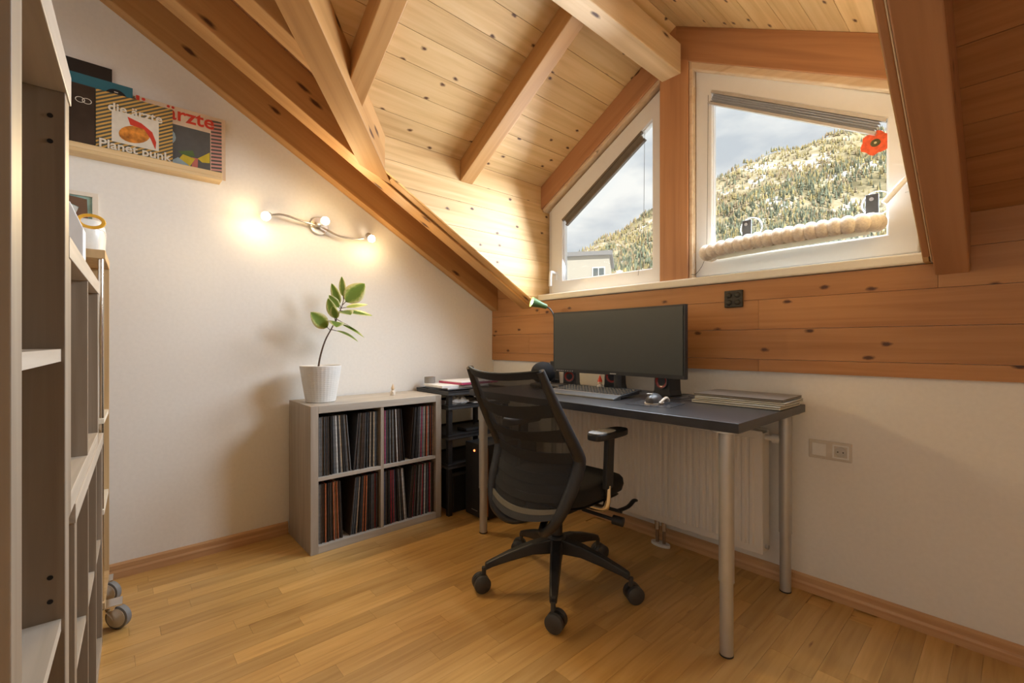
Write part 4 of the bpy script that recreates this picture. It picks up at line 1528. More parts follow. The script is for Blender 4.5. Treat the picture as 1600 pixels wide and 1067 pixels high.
# ------------------------------------------------------------------ DESK
DX0, DX1, DY0, DY1, DZ = 0.690, 2.195, -0.752, -0.030, 0.830
dsk = thing('desk', 'black brown desk with four telescopic silver legs under the windows', 'desk', ((DX0 + DX1) / 2, (DY0 + DY1) / 2, 0))
hx, hy = (DX1 - DX0) / 2, (DY1 - DY0) / 2
MB().box(-hx, hx, -hy, hy, DZ - .034, DZ).build('tabletop', M_desk, dsk, bevel=.0015)
for sx_ in (-1, 1):
    for sy_ in (-1, 1):
        px, py = sx_ * (hx - .062), sy_ * (hy - .055)
        T_ = Matrix.Translation((px, py, 0))
        lg_ = MB().lathe([(.0255, .262), (.0255, DZ - .046)], 24, T_).build('leg', M_alu, dsk, smooth=40)
        MB().lathe([(.0225, .006), (.0225, .270)], 24, T_).build('inner_tube', M_alu, lg_, smooth=40)
        MB().lathe([(.0262, .262), (.0262, .268), (.0235, .2685)], 24, T_).build('collar', M_alu, lg_, smooth=40)
        MB().lathe([(.021, 0), (.0235, .002), (.0235, .007)], 24, T_).build('foot', M_black, lg_, smooth=40)
        MB().lathe([(.026, DZ - .046), (.055, DZ - .040), (.055, DZ - .0345)], 24, T_).build('mount_plate', M_alu, lg_, smooth=40)

# monitor -----------------------------------------------------------------
mo = thing('monitor', 'wide curved black monitor standing on the desk', 'monitor', (1.330, -0.245, DZ), R(0))
MW, MZ0, MZ1 = 0.855, 0.094, 0.458


def scr(x, off):
    return off - 0.020 * (x / (MW / 2)) ** 2


nx = 20
for nm, x0, x1, z0, z1, ya, yb, mat in (('housing', -MW / 2, MW / 2, MZ0, MZ1, 0.002, 0.030, M_black), ('screen', -MW / 2 + .010, MW / 2 - .010, MZ0 + .020, MZ1 - .010, -.0010, .0015, M_screen)):
    vs_, fs_ = [], []
    for i in range(nx + 1):
        x_ = x0 + (x1 - x0) * i / nx
        vs_ += [(x_, scr(x_, ya), z0), (x_, scr(x_, ya), z1), (x_, scr(x_, yb), z1), (x_, scr(x_, yb), z0)]
    for i in range(nx):
        for k in range(4):
            fs_.append((i * 4 + k, i * 4 + (k + 1) % 4, (i + 1) * 4 + (k + 1) % 4, (i + 1) * 4 + k))
    fs_ += [(0, 1, 2, 3), (nx * 4 + 3, nx * 4 + 2, nx * 4 + 1, nx * 4)]
    MB().add(vs_, fs_).build(nm, mat, mo, smooth=30)
for k in range(8):
    MB().box(-.405 + k * .018, -.397 + k * .018 + (.006 if k < 3 else 0), -.0180, -.0165, MZ0 + .008, MZ0 + .0115).build('button_mark', plain('grey mark', (.35, .35, .35), .5) if 'grey mark' not in MATS else MATS['grey mark'], mo)
MB().box(-.02, .02, .0005, .004, MZ0 + .004, MZ0 + .009).build('badge', M_alu, mo)
MB().tube([(0, .045, .01), (0, .045, .30)], .020, 12).build('stand_column', M_dark, mo, smooth=40)
MB().box(-.05, .05, .030, .05, .22, .32).build('stand_bracket', M_dark, mo, bevel=.004)
MB().prism([(-.13, -.05), (.13, -.05), (.10, .10), (-.10, .10)], lambda p, t: (p[0], p[1] + .03, t), 0, .012).build('stand_base', M_dark, mo, bevel=.003)

# keyboard ------------------------------------------------------------------
kb = thing('keyboard', 'black keyboard with palm rest in front of the monitor', 'keyboard', (1.335, -0.425, DZ), R(0))
MB().hexa([(-.225, -.075, .004), (.225, -.075, .004), (.225, .085, .016), (-.225, .085, .016), (-.225, -.075, .018), (.225, -.075, .018), (.225, .085, .034), (-.225, .085, .034)]).build('case', M_black, kb, bevel=.003)
MB().hexa([(-.225, -.135, 0), (.225, -.135, 0), (.225, -.077, 0), (-.225, -.077, 0), (-.222, -.132, .008), (.222, -.132, .008), (.225, -.077, .020), (-.225, -.077, .020)]).build('palm_rest', M_dark, kb, bevel=.002)
MB().hexa([(-.225, -.0785, .018), (.225, -.0785, .018), (.225, -.0755, .018), (-.225, -.0755, .018), (-.225, -.0785, .0215), (.225, -.0785, .0215), (.225, -.0755, .0215), (-.225, -.0755, .0215)]).build('edge_strip', M_alu, kb)
key = MB().hexa([(0, 0, 0), (.0165, 0, 0), (.0165, .0165, 0), (0, .0165, 0), (.002, .002, .006), (.0145, .002, .006), (.0145, .0155, .006), (.002, .0155, .006)]).mesh('key')
key.materials.append(M_dark)
for r_ in range(6):
    for c_ in range(22):
        if r_ == 0 and 4 <= c_ <= 9:
            continue
        o = bpy.data.objects.new('key', key)
        link(o, kb)
        o.location = (-.217 + c_ * .0198, -.066 + r_ * .0235, .0185 + r_ * .00235)
MB().hexa([(-.138, -.066, .0186), (-.020, -.066, .0186), (-.020, -.050, .020), (-.138, -.050, .020), (-.136, -.064, .0246), (-.022, -.064, .0246), (-.022, -.052, .0256), (-.136, -.052, .0256)]).build('space_bar', M_dark, kb)

# mouse ------------------------------------------------------------------------
ms_ = thing('mouse', 'black mouse with pale base and light patch right of the keyboard', 'mouse', (1.735, -0.50, DZ + .0015), R(12))
vs_, fs_ = [], []
nu, nv = 14, 12
for i in range(nu + 1):
    t = i / nu
    w_ = .036 * (math.sin(math.pi * min(.97, max(.03, t))) ** .5)
    h_ = .012 + .030 * math.sin(math.pi * (0.15 + 0.75 * t)) ** 1.3
    for j in range(nv + 1):
        a = math.pi * j / nv
        vs_.append((math.cos(a) * w_, -.058 + .116 * t, .004 + max(0, math.sin(a)) ** .8 * h_))
for i in range(nu):
    for j in range(nv):
        fs_.append((i * (nv + 1) + j, i * (nv + 1) + j + 1, (i + 1) * (nv + 1) + j + 1, (i + 1) * (nv + 1) + j))
fs_.append(tuple(range(nv + 1)))
fs_.append(tuple(range(nu * (nv + 1), (nu + 1) * (nv + 1)))[::-1])
MB().add(vs_, fs_).build('shell', M_dark, ms_, smooth=60)
M_tanp = plain('pale tan plastic', (.62, .55, .46), .5)
MB().prism([(.040 * math.cos(a * .3142), .061 * math.sin(a * .3142)) for a in range(20)], lambda p, t: (p[0], p[1], t), 0, .005).build('base_rim', M_tanp, ms_)
MB().tube(bezier([(.038, -.045, .006), (.046, -.02, .020), (.050, .012, .026), (.052, .040, .010)], 14), .006, 8).build('thumb_rest', M_tanp, ms_, smooth=60)
MB().prism([(-.014, -.012), (.014, -.012), (.010, .006), (-.010, .006)], lambda p, t: (p[0] - .012, p[1] - .02, .0425 + t - .10 * abs(p[0] - .0) * .0 ), 0, .0015).build('light_patch', M_white, ms_)
MB().tube(bezier([(0, .055, .010), (.01, .12, .004), (.05, .20, .003), (.10, .26, .003), (.06, .33, .003)], 20), .002, 6).build('cable', M_dark, ms_)
mp_ = MB().prism([(-.10, -.09), (.10, -.09), (.10, .09), (-.10, .09)], lambda p, t: (p[0], p[1], t), 0, .0012).build('mouse_mat', plain('clear dark mat', (.05, .05, .055), .25), None)
mp_.location = (1.745, -.51, DZ + .0002)
mp_.rotation_euler = (0, 0, R(8))
tag(mp_, 'thin glossy mat under the mouse', 'mouse mat')

# loudspeakers ---------------------------------------------------------------
M_redglow = plain('glossy red cone', (.10, .010, .008), .25, emit=(1, .05, .02), strength=.04)


def speaker(label, x, y, rz, s=1.0):
    t_ = thing('desk_speaker', label, 'speaker', (x, y, DZ), rz, 'desk speakers')
    MB().prism([(-.058 * s, 0), (.058 * s, 0), (.050 * s, .030 * s), (.046 * s, .125 * s), (-.046 * s, .125 * s), (-.050 * s, .030 * s)], lambda p, t: (p[0], t, p[1]), -.035 * s, .055 * s).build('cabinet', M_black, t_, bevel=.006 * s)
    Mx = Matrix.Translation((0, -.0355 * s, .075 * s)) @ Matrix.Rotation(R(90), 4, 'X')
    ck_ = MB().lathe([(.036 * s, 0), (.036 * s, .004), (.030 * s, .004), (.012 * s, -.010 * s)], 24, Mx, cap=False).build('cone', M_redglow, t_, smooth=40)
    MB().ball((0, -.030 * s, .075 * s), .012 * s, .006 * s, .012 * s, 12, 8).build('dust_cap', M_black, ck_, smooth=180)
    MB().lathe([(.040 * s, -.001), (.040 * s, .006), (.036 * s, .006)], 24, Mx, cap=False).build('ring', M_dark, t_, smooth=40)
    return t_


speaker('black speaker with red cone under the left end of the monitor', 0.965, -0.170, R(20), .85)
speaker('black speaker with red cone behind the middle of the keyboard', 1.235, -0.095, R(10), 1.0)
speaker('black speaker with red cone under the right end of the monitor', 1.610, -0.175, R(-10), 1.0)
gnome('desk_gnome', 'small gnome figurine with red hat behind the keyboard', (1.262, -0.270, DZ), 1.15, M_red, plain('pale painted face', (.72, .55, .45), .5), plain('blue white painted coat', (.45, .48, .55), .5, noise=.4, scale=120), R(40))
ub = thing('usb_stick', 'pale stick lying behind the keyboard beside the gnome', 'stick', (1.345, -0.262, DZ), R(4))
MB().box(-.05, .05, -.008, .008, 0, .010).build('body', M_sill, ub, bevel=.002)
MB().box(.05, .066, -.006, .006, .002, .008).build('plug', M_alu, ub)
cab = MB().tube(bezier([(1.05, -.12, DZ + .003), (1.12, -.16, DZ + .003), (1.18, -.20, DZ + .003), (1.28, -.20, DZ + .003)], 16), .003, 6).build('cable', M_black)
tag(cab, 'black cable lying on the desk behind the keyboard', 'cable')

# far left desk clutter ----------------------------------------------------
hd_ = thing('smart_speaker', 'dark round speaker ball at the left end of the desk', 'speaker', (0.765, -0.215, DZ))
MB().lathe([(0, 0), (.055, 0), (.060, .006), (.058, .012)], 24).build('base_ring', M_dark, hd_, smooth=40)
MB().ball((0, 0, .078), .078, .078, .072, 24, 14).build('body', M_black_soft, hd_, smooth=180)
sd = thing('dock', 'flat black docking box at the left of the keyboard', 'device', (0.960, -0.355, DZ), R(6))
MB().box(-.11, .11, -.06, .06, .004, .030).build('body', M_black, sd, bevel=.008)
MB().box(-.10, .10, -.05, .05, 0, .004).build('foot', M_dark, sd)
vb = thing('small_screen', 'small black upright screen leaning near the corner of the desk', 'screen', (0.745, -0.060, DZ), R(8))
MB().box(-.052, .052, -.006, .006, .01, .148).build('panel', M_black, vb, bevel=.004)
MB().box(-.035, .035, -.025, .025, 0, .010).build('stand', M_black, vb, bevel=.003)
cup = thing('cup', 'pale cup behind the left end of the monitor', 'cup', (0.872, -0.130, DZ))
MB().lathe([(0, 0), (.026, 0), (.033, .085), (.030, .085), (.024, .006), (0, .006)], 22).build('body', M_cream, cup, smooth=40)

# laptops ----------------------------------------------------------------------
pz = DZ
for i, (lab, dx, dy, a, mat, th) in enumerate([('silver laptop lowest in the stack at the right end of the desk', 0, 0, 0, M_lapt2, .016), ('silver laptop in the middle of the stack of three', .012, .006, 1.5, M_lapt2, .015), ('closed grey brown laptop on top of the stack', .004, .010, .5, M_lapt, .012)]):
    lp = thing('laptop', lab, 'laptop', (2.010 + dx, -0.215 + dy, pz), R(a), 'stacked laptops')
    MB().box(-.182, .182, -.125, .125, .001, th * .60).build('base', mat, lp, bevel=.003)
    MB().box(-.180, .180, -.123, .123, th * .60, th * .60 + .0012).build('gasket', M_black, lp)
    MB().box(-.182, .182, -.125, .125, th * .60 + .0012, th).build('lid', mat, lp, bevel=.002)
    MB().tube([(-.12, .1255, th * .6), (.12, .1255, th * .6)], .0035, 8).build('hinge', M_dark, lp, smooth=40)
    pz += th + .0006

# desk lamp -----------------------------------------------------------------
dl = thing('gooseneck_lamp', 'gooseneck desk lamp with green shade lit beside the monitor', 'lamp', (0.775, -0.085 - .03, DZ))
MB().box(-.028, .028, -.010, .028, .0, .030).build('clamp', M_black, dl, bevel=.004)
neck = bezier([(0, 0, .02), (0.0, 0, .20), (.004, 0, .36), (-.005, 0, .445), (-.035, -.003, .495), (-.070, -.006, .515)], 40)
MB().tube(neck, .0055, 8).build('neck', M_dark, dl, smooth=60)
d_ = Vector((-.40, -.80, .27)).normalized()
Mx = Matrix.Translation((-.070, -.006, .515)) @ d_.to_track_quat('Z', 'Y').to_matrix().to_4x4()
M_green = plain('green enamel', (.11, .21, .08), .35)
sh = MB().lathe([(.010, -.005), (.017, .0), (.019, .03), (.034, .105), (.036, .108), (.0335, .107), (.017, .035), (.009, .006)], 22, Mx, cap=False).build('shade', M_green, dl, smooth=50)
MB().lathe([(.001, .03), (.012, .04), (.021, .075), (.020, .095), (.010, .106), (.001, .109)], 16, Mx).build('bulb', M_bulb, sh, smooth=180)
light('desk_bulb_light', 'POINT', Vector((0.775, -0.115, DZ)) + Mx @ Vector((0, 0, .135)), .9, WARM, shadow_soft_size=.02)

# ------------------------------------------------------------------ OFFICE CHAIR
CA = R(3)
ch = thing('office_chair', 'black mesh back office chair on castors pushed towards the desk', 'chair', (1.412, -0.790, 0), CA)
MB().lathe([(0, .145), (.040, .145), (.046, .160), (.046, .205), (.036, .225), (.030, .228)], 24).build('base_hub', M_black, ch, smooth=40)
for k in range(5):
    a = R(22 + 72 * k) - CA
    ca, sa = math.cos(a), math.sin(a)

    def P(r, s, z):
        return (r * ca - s * sa, r * sa + s * ca, z)
    secs = [(.030, .030, .150, .215), (.12, .026, .150, .200), (.22, .022, .128, .168), (.30, .018, .106, .136), (.330, .015, .092, .122)]
    vs_, fs_ = [], []
    for (r_, w_, z0, z1) in secs:
        vs_ += [P(r_, -w_, z0), P(r_, w_, z0), P(r_, w_ * .8, z1), P(r_, -w_ * .8, z1)]
    for i in range(len(secs) - 1):
        for j in range(4):
            fs_.append((i * 4 + j, i * 4 + (j + 1) % 4, (i + 1) * 4 + (j + 1) % 4, (i + 1) * 4 + j))
    fs_ += [(0, 1, 2, 3), tuple(range(16, 20))[::-1]]
    MB().add(vs_, fs_).build('base_arm', M_black, ch, bevel=.006)
    # castor
    th_ = a + R((35, -20, 50, 10, 70)[k])
    cx, cy = .335 * ca, .335 * sa
    cz = .037
    R_ = .0370
    ax = Vector((-math.sin(th_), math.cos(th_), 0))
    fwd = Vector((math.cos(th_), math.sin(th_), 0))
    c0 = Vector((cx, cy, cz)) + fwd * .012
    cs_ = MB().tube([(cx, cy, .060), (cx, cy, .105)], .010, 10).build('castor', M_dark, ch, smooth=40)
    for s_ in (-1, 1):
        MB().tube([c0 + ax * s_ * .008, c0 + ax * s_ * .011, c0 + ax * s_ * .028, c0 + ax * s_ * .032], [R_ * .9, R_, R_, R_ * .86], 22).build('wheel', M_dark, cs_, smooth=40)
    hood = MB()
    hood.tube([c0 - ax * .007, c0 + ax * .007], R_ * 1.0, 18)
    hood.build('hood', M_black, cs_, smooth=40)
MB().tube([(0, 0, .06), (0, 0, .36)], .014, 16).build('gas_lift', M_dark, ch, smooth=40)
MB().tube([(0, 0, .20), (0, 0, .30)], .026, 18).build('lift_sleeve', M_black, ch, smooth=40)
MB().prism([(-.13, .37), (-.10, .335), (.06, .335), (.13, .37), (.14, .405), (-.14, .405)], lambda p, t: (t, p[0], p[1]), -.075, .075).build('mechanism', M_black, ch, bevel=.008)


# seat cushion: rounded superellipse slab with waterfall front
def cushion(w_, d_, z0, z1, n=40, yo=0.0):
    b = MB()
    lv = [(z0, .90), (z0 + .012, .97), ((z0 + z1) / 2, 1.0), (z1 - .014, .985), (z1 - .003, .94), (z1, .85)]
    vs_, fs_ = [], []
    for z_, s_ in lv:
        for k in range(n):
            a = 2 * math.pi * k / n
            c_, q_ = math.cos(a), math.sin(a)
            x_ = math.copysign(abs(c_) ** .5, c_) * w_ / 2 * s_
            y_ = math.copysign(abs(q_) ** .5, q_) * d_ / 2 * s_
            dz = -.022 * max(0, y_ / (d_ / 2)) ** 3
            vs_.append((x_, y_ + yo, z_ + dz))
    m_ = len(lv)
    for i in range(m_ - 1):
        for k in range(n):
            fs_.append((i * n + k, i * n + (k + 1) % n, (i + 1) * n + (k + 1) % n, (i + 1) * n + k))
    fs_ += [tuple(range(n))[::-1], tuple(range((m_ - 1) * n, m_ * n))]
    return b.add(vs_, fs_)


cushion(.47, .47, .425, .505, yo=.045).build('seat_cushion', M_black_soft, ch, smooth=60)
cushion(.43, .43, .405, .428, yo=.045).build('seat_shell', M_black, ch, smooth=60)
MB().box(.05, .15, .20, .235, .385, .403).build('seat_slider', M_black, ch, bevel=.004)
# back frame
side = [(.205, -.345, .995), (.216, -.285, .88), (.226, -.215, .76), (.232, -.150, .655), (.231, -.140, .62), (.226, -.158, .56), (.214, -.195, .48), (.190, -.222, .41), (.150, -.232, .355), (.085, -.20, .320), (.02, -.10, .335)]
for s_ in (-1, 1):
    pts = bezier([(s_ * p[0], p[1], p[2]) for p in side], 60)
    nn_ = len(pts)
    MB().tube(pts, [.016 + .011 * math.sin(math.pi * min(1, i / nn_ * 1.15)) for i in range(nn_)], 12, flat=1.0).build('back_frame', M_black, ch, smooth=60)


def back_pt(u, v):
    """u -1..1 across, v 0..1 bottom to top (inside the side frames)"""
    zt = .425 + (.995 - .425) * v
    px = [(p[2], p[0], p[1]) for p in side[:8]][::-1]
    for (za, xa, ya), (zb, xb, yb) in zip(px[:-1], px[1:]):
        if za <= zt <= zb + 1e-6:
            t = (zt - za) / (zb - za)
            w_ = xa + (xb - xa) * t
            y_ = ya + (yb - ya) * t
            break
    else:
        w_, y_ = (px[0][1], px[0][2]) if zt < px[0][0] else (px[-1][1], px[-1][2])
    sag = .052 * (1 - u * u)
    return Vector((u * w_, y_ - sag, zt - .016 * (1 - u * u) * (1 if v > .5 else .0) - (.030 * (1 - u * u) * (1 - v))))


# translucent mesh
m, nt, bs = new_mat('black chair mesh')
N, L = nt.nodes, nt.links
bs.inputs['Base Color'].default_value = (.020, .020, .022, 1)
bs.inputs['Roughness'].default_value = .8
tc = N.new('ShaderNodeTexCoord')
facs = []
for ax_, sc_ in (('X', 150), ('Z', 120)):
    wv = N.new('ShaderNodeTexWave')
    wv.bands_direction = ax_
    wv.inputs['Scale'].default_value = sc_
    L.new(tc.outputs['Object'], wv.inputs['Vector'])
    facs.append(wv)
mm = N.new('ShaderNodeMath')
mm.operation = 'MULTIPLY'
L.new(facs[0].outputs['Fac'], mm.inputs[0])
L.new(facs[1].outputs['Fac'], mm.inputs[1])
mr = N.new('ShaderNodeMapRange')
mr.inputs['To Min'].default_value = .06
mr.inputs['To Max'].default_value = .46
L.new(mm.outputs[0], mr.inputs['Value'])
tb = N.new('ShaderNodeBsdfTransparent')
sx = N.new('ShaderNodeMixShader')
L.new(mr.outputs['Result'], sx.inputs['Fac'])
L.new(bs.outputs['BSDF'], sx.inputs[1])
L.new(tb.outputs['BSDF'], sx.inputs[2])
L.new(sx.outputs['Shader'], N['Material Output'].inputs['Surface'])
M_mesh = m
NU, NV = 16, 24
vs_, fs_ = [], []
for j in range(NV + 1):
    for i in range(NU + 1):
        vs_.append(back_pt(i / NU * 2 - 1, j / NV))
for j in range(NV):
    for i in range(NU):
        fs_.append((j * (NU + 1) + i, j * (NU + 1) + i + 1, (j + 1) * (NU + 1) + i + 1, (j + 1) * (NU + 1) + i))
MB().add(vs_, fs_).build('back_mesh', M_mesh, ch, smooth=180, fix=False)


def back_strip(name, v0, v1, mat, dy, th):
    vs_, fs_ = [], []
    for i in range(NU + 1):
        u = i / NU * 2 - 1
        for (v, d) in ((v0, dy), (v1, dy), (v1, dy - th), (v0, dy - th)):
            p = back_pt(u, v)
            vs_.append((p.x, p.y + d, p.z))
    for i in range(NU):
        for k in range(4):
            fs_.append((i * 4 + k, i * 4 + (k + 1) % 4, (i + 1) * 4 + (k + 1) % 4, (i + 1) * 4 + k))
    fs_ += [(0, 1, 2, 3), (NU * 4 + 3, NU * 4 + 2, NU * 4 + 1, NU * 4)]
    return MB().add(vs_, fs_).build(name, mat, ch, smooth=40)


for v0, v1 in ((.69, .78), (.50, .60), (.34, .42), (.20, .27), (.09, .14)):
    back_strip('woven_band', v0, v1, M_mesh, -.002, .003)
back_strip('top_rail', .955, 1.0, M_black_soft, .004, .012)
back_strip('top_edge', 1.0, 1.008, plain('grey green edging', (.07, .07, .055), .7), .004, .010)
back_strip('bottom_rail', -.03, .012, plain('dark grey rail', (.045, .045, .045), .5), .004, .016)
back_strip('rail_edging', .014, .045, plain('olive grey edging', (.16, .145, .11), .6), -.004, .008)
# armrests
for s_ in (-1, 1):
    ax_ = s_ * .252
    MB().tube(bezier([(s_ * .09, .03, .395), (s_ * .20, .03, .392), (s_ * .238, .03, .400), (s_ * .249, .03, .43), (ax_, .03, .50)], 20), .016, 10, flat=.5, upv=(0, 1, 0)).build('arm_bracket', M_chrome, ch, smooth=60)
    MB().prism([(-.026, -.012), (.026, -.012), (.026, .012), (-.026, .012)], lambda p, t: (ax_ + p[1], .03 + p[0] + (t - .47) * .06, t), .485, .702).build('arm_post', M_black, ch, bevel=.006)
    ap = MB()
    pts = []
    for k in range(28):
        a = 2 * math.pi * k / 28
        c_, q_ = math.cos(a), math.sin(a)
        pts.append((ax_ + math.copysign(abs(c_) ** .6, c_) * .043, .035 + math.copysign(abs(q_) ** .6, q_) * .120))
    ap.prism(pts, lambda p, t: (p[0], p[1], t), .702, .730)
    pd = ap.build('arm_pad', M_black, ch, bevel=.006)
    MB().prism([(ax_ + (p[0] - ax_) * .80, .035 + (p[1] - .035) * .60 - .045) for p in pts], lambda p, t: (p[0], p[1], t), .7302, .7335).build('pad_glare', plain('glossy grey arm glare', (.42, .42, .42), .12), pd)  # grey patch added on the pad for its bright white glare
lv_ = MB().tube([(.08, .10, .37), (.26, .13, .362)], .008, 8).build('height_lever', M_black, ch, smooth=40)
MB().tube(bezier([(.245, .125, .365), (.265, .17, .375), (.268, .215, .392), (.266, .235, .388)], 10), .012, 8, flat=.6).build('lever_paddle', M_black, lv_, smooth=60)
MB().tube([(.10, .06, .350), (.24, .09, .335)], .008, 8).tube([(.24, .09, .335), (.285, .10, .332)], .020, 14).build('tension_knob', M_black, ch, smooth=40)

# ------------------------------------------------------------------ BOOKCASES
BA = R(2.2)
e_ = Vector((-math.cos(BA), math.sin(BA), 0))
n_ = Vector((-math.sin(BA), -math.cos(BA), 0))


def cube_case(name, label, t_far, W, H, depth, d, z, cols, rws_, back=False, ot=.040, it=.016):
    p = CAM + e_ * t_far + n_ * d
    t_ = thing(name, label, 'shelf', (p.x, p.y, z), -BA)
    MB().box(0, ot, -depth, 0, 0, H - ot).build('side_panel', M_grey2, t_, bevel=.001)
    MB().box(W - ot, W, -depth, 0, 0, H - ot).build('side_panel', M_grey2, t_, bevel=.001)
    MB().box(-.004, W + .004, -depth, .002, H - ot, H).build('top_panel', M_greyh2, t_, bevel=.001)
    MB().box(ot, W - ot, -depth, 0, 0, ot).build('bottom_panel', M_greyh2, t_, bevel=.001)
    cw = (W - 2 * ot - (cols - 1) * it) / cols
    rh = (H - 2 * ot - (rws_ - 1) * it) / rws_
    for c in range(1, cols):
        x_ = ot + c * cw + (c - 1) * it
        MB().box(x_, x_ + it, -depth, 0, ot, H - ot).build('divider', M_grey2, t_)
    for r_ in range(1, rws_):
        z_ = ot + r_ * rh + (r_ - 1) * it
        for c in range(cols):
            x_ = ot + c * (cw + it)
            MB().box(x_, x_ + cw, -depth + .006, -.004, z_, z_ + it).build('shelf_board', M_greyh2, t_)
    if back:
        MB().box(ot, W - ot, -depth, -depth + .006, ot, H - ot).build('back_panel', M_grey2, t_)
    return t_


M_grey2 = wood('shaded grey oak laminate', (0.22, 0.165, 0.115), (0.27, 0.21, 0.15), (0.33, 0.265, 0.20), 0.5, knots=False, grain=(34, 34, 1.6), vary=0.04, bump=0.05)  # darker grey oak: shade on the side faces put into the colour
M_greyh2 = wood('lit grey oak laminate boards', (0.38, 0.32, 0.25), (0.46, 0.39, 0.31), (0.53, 0.46, 0.38), 0.45, knots=False, grain=(2.0, 34, 34), vary=0.04, bump=0.05)  # lighter grey oak: window light on the board edges put into the colour
b1 = cube_case('tall_bookcase', 'tall narrow grey oak bookcase at the very left front', .866, .366, 1.467, .39, .073, 0, 1, 4)
for z_ in (1.393, 1.360, .798, .767):
    MB().tube([(.0402, -.014, z_), (.0408, -.014, z_)], .0030, 10).build('bolt_hole', M_hole, b1)
b2 = cube_case('low_bookcase', 'low grey oak bookcase of six compartments behind the tall one', 2.235, .945, .770, .39, .100, 0, 3, 2)
b3 = cube_case('stacked_bookcase', 'single row grey oak bookcase standing on the low one', 2.02, .84, .53, .38, .100, .7705, 2, 1)
for z_ in (.13, .18, .40, .46):
    MB().tube([(.0402, -.04, z_), (.0408, -.04, z_)], .0042, 10).build('bolt_hole', M_hole, b3)
# light oak trolley near the gable wall
p = CAM + e_ * 2.60 + n_ * .095
ok = thing('oak_trolley', 'tall light oak shelf trolley on chrome castors near the gable wall', 'shelf', (p.x, p.y, 0), -BA)
W_, D_ = .335, .36
MB().box(0, .018, -D_, 0, .11, 1.415).build('side_panel', M_oak, ok)
MB().box(W_ - .018, W_, -D_, 0, .11, 1.415).build('side_panel', M_oak, ok) if False else None
MB().box(0, W_, -D_, .001, 1.415, 1.447).build('top_panel', M_oak, ok, bevel=.001)
MB().box(.018, W_, -D_, 0, .11, .130).build('bottom_panel', M_oak, ok)
for z_ in (.80, .46):
    MB().box(.018, W_, -D_, -.002, z_, z_ + .018).build('shelf_board', M_sill, ok)
MB().box(.018, W_ - .02, -D_, -D_ + .01, .13, 1.415).build('back_panel', M_oak, ok)
MB().tube([(W_ - .02, -.012, .10), (W_ - .02, -.012, 1.415)], .009, 10).build('pole', M_chrome, ok, smooth=40)
MB().tube([(W_ - .02, -D_ + .03, .10), (W_ - .02, -D_ + .03, 1.415)], .009, 10).build('pole', M_chrome, ok, smooth=40)
for cx, cy in ((W_ - .035, .015), (.05, -.02), (W_ - .05, -D_ + .05), (.05, -D_ + .05)):
    cst = MB().box(cx - .035, cx + .035, cy - .035, cy + .035, .104, .110).build('castor', M_chrome, ok, bevel=.002)
    MB().tube([(cx, cy, .085), (cx, cy, .104)], .017, 14).build('swivel', M_chrome, cst, smooth=40)
    c0 = Vector((cx - .012, cy + .022, .044))
    ax = Vector((.75, -.66, 0))
    MB().tube([c0 - ax * .012, c0 - ax * .010, c0 + ax * .010, c0 + ax * .012], [.040, .044, .044, .040], 28).build('tyre', plain('grey tyre', (.20, .20, .20), .5) if 'grey tyre' not in MATS else MATS['grey tyre'], cst, smooth=40)
    MB().tube([c0 - ax * .0135, c0 + ax * .0135], .036, 24).build('wheel_disc', M_cream, cst, smooth=40)
    for s_ in (-1, 1):
        q = ax * s_ * .018
        MB().hexa([c0 + q + Vector((-.006, 0, -.008)), c0 + q + Vector((.006, 0, -.008)), Vector((cx + .016, cy, .09)) + q, Vector((cx - .016, cy, .09)) + q,
                   c0 + q * 1.12 + Vector((-.006, 0, -.008)), c0 + q * 1.12 + Vector((.006, 0, -.008)), Vector((cx + .016, cy, .09)) + q * 1.12, Vector((cx - .016, cy, .09)) + q * 1.12]).build('fork', M_chrome, cst)
# framed dark picture leaning in the trolley
dp = thing('dark_frame', 'dark picture frame standing on the shelf of the oak trolley', 'picture', (p.x, p.y, 0), -BA)
dp.location = Vector((p.x, p.y, 0)) + (-e_) * .20 + n_ * .09 + Vector((0, 0, .8185))
MB().ring([(-.075, 0), (.075, 0), (.075, .33), (-.075, .33)], [(-.062, .013), (.062, .013), (.062, .317), (-.062, .317)], lambda q, t: (t, q[0], q[1]), 0, .014).build('frame', M_dark, dp)
MB().box(0, .006, -.062, .062, .013, .317).build('print', plain('dark green print', (.05, .07, .06), .3, noise=.8, scale=20), dp)

# white container on the trolley
wc = thing('storage_container', 'white plastic container on top of the oak trolley', 'container', (0, 0, 0), -BA)
wc.location = Vector((p.x, p.y, 1.4475)) + (-e_) * .16 + n_ * .12
pts = []
for k in range(32):
    a = 2 * math.pi * k / 32
    c_, q_ = math.cos(a), math.sin(a)
    pts.append((math.copysign(abs(c_) ** .35, c_) * .12, math.copysign(abs(q_) ** .35, q_) * .115))
mbx = MB()
for z_, s_ in ((0, .95), (.004, .97), (.09, 1.0), (.112, .985), (.122, .93), (.125, .8)):
    mbx.v += [(q[0] * s_, q[1] * s_, z_) for q in pts]
for i in range(5):
    for k in range(32):
        mbx.f.append((i * 32 + k, i * 32 + (k + 1) % 32, (i + 1) * 32 + (k + 1) % 32, (i + 1) * 32 + k))
mbx.f += [tuple(range(32))[::-1], tuple(range(160, 192))]
mbx.build('body', plain('milky plastic', (.80, .79, .74), .25), wc, smooth=50)
MB().ring([(q[0] * 1.015, q[1] * 1.015) for q in pts], [(q[0] * .99, q[1] * .99) for q in pts], lambda q, t: (q[0], q[1], t), .086, .092).build('rim', M_white, wc)

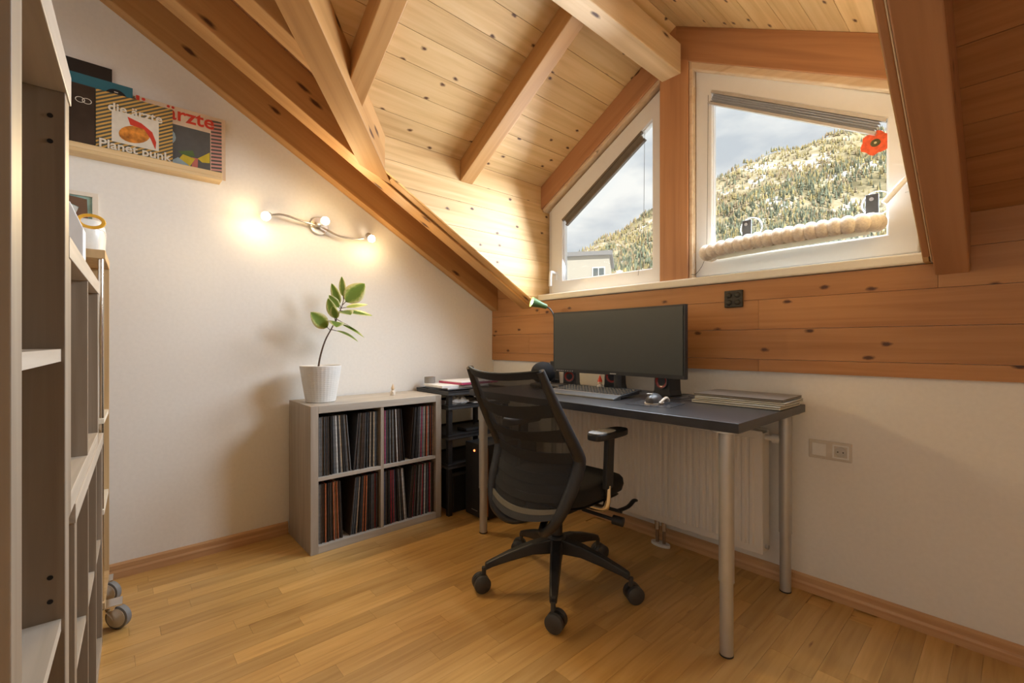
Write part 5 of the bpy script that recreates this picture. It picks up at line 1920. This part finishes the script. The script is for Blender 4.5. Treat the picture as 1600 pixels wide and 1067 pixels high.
# holder with yellow scissors on the stacked bookcase
hp = CAM + e_ * 1.66 + n_ * .155
ho = thing('paper_holder', 'white slanted paper holder on the stacked bookcase', 'holder', (hp.x, hp.y, 1.3010), -BA)
MB().prism([(-.09, 0), (.045, 0), (.045, .10), (.02, .165), (-.09, .23)], lambda q, t: (t, q[0], q[1]), -.035, .035).build('body', M_papers, ho, bevel=.002)
MB().box(.0352, .0358, -.05, .02, .03, .09).build('label_patch', M_white, ho)
scp = Vector((hp.x, hp.y, 1.301)) + Vector((0, 0, .135))
sc_ = thing('scissors', 'yellow handled scissors sticking out of the paper holder', 'scissors', (0, 0, 0), -BA)
sc_.location = scp + (-n_) * (-.030)
ring_o = [(.088 + .030 * math.cos(a * .2618), -.008 + .020 * math.sin(a * .2618)) for a in range(24)]
ring_i = [(.088 + .021 * math.cos(a * .2618), -.008 + .0125 * math.sin(a * .2618)) for a in range(24)]
MB().ring(ring_o, ring_i, lambda q, t: (t, q[0], q[1]), -.005, .005).build('handle_ring', M_yellow, sc_, bevel=.002)
MB().prism([(.0, .008), (.062, .002), (.066, -.018), (.012, -.014)], lambda q, t: (t, q[0], q[1]), -.005, .005).build('handle', M_yellow, sc_, bevel=.002)
MB().prism([(.002, .004), (.004, -.008), (-.05, -.006), (-.055, .0)], lambda q, t: (t, q[0], q[1]), -.0015, .0015).build('blade', M_alu, sc_)

# added fill lamp, unseen behind the viewpoint, warms the right-hand wall
fl = thing('added_fill_lamp', 'added fill lamp with cream cone shade, out of view behind the viewpoint', 'lamp', (3.95, -2.62, 0))
MB().lathe([(0, 0), (.14, 0), (.14, .012), (.02, .025), (0, .026)], 28).build('base', M_dark, fl, smooth=40)
MB().tube([(0, 0, .02), (0, 0, 1.52)], .010, 10).build('pole', M_dark, fl, smooth=40)
MB().lathe([(.19, 1.42), (.10, 1.70), (.096, 1.70), (.186, 1.42)], 28, cap=False).build('shade', M_cream, fl, smooth=40)
MB().ball((0, 0, 1.56), .035).build('bulb', M_bulb, fl, smooth=180)
light('added_fill_light', 'POINT', (3.95, -2.62, 1.47), 12, (1.0, 0.66, 0.34), shadow_soft_size=.04)
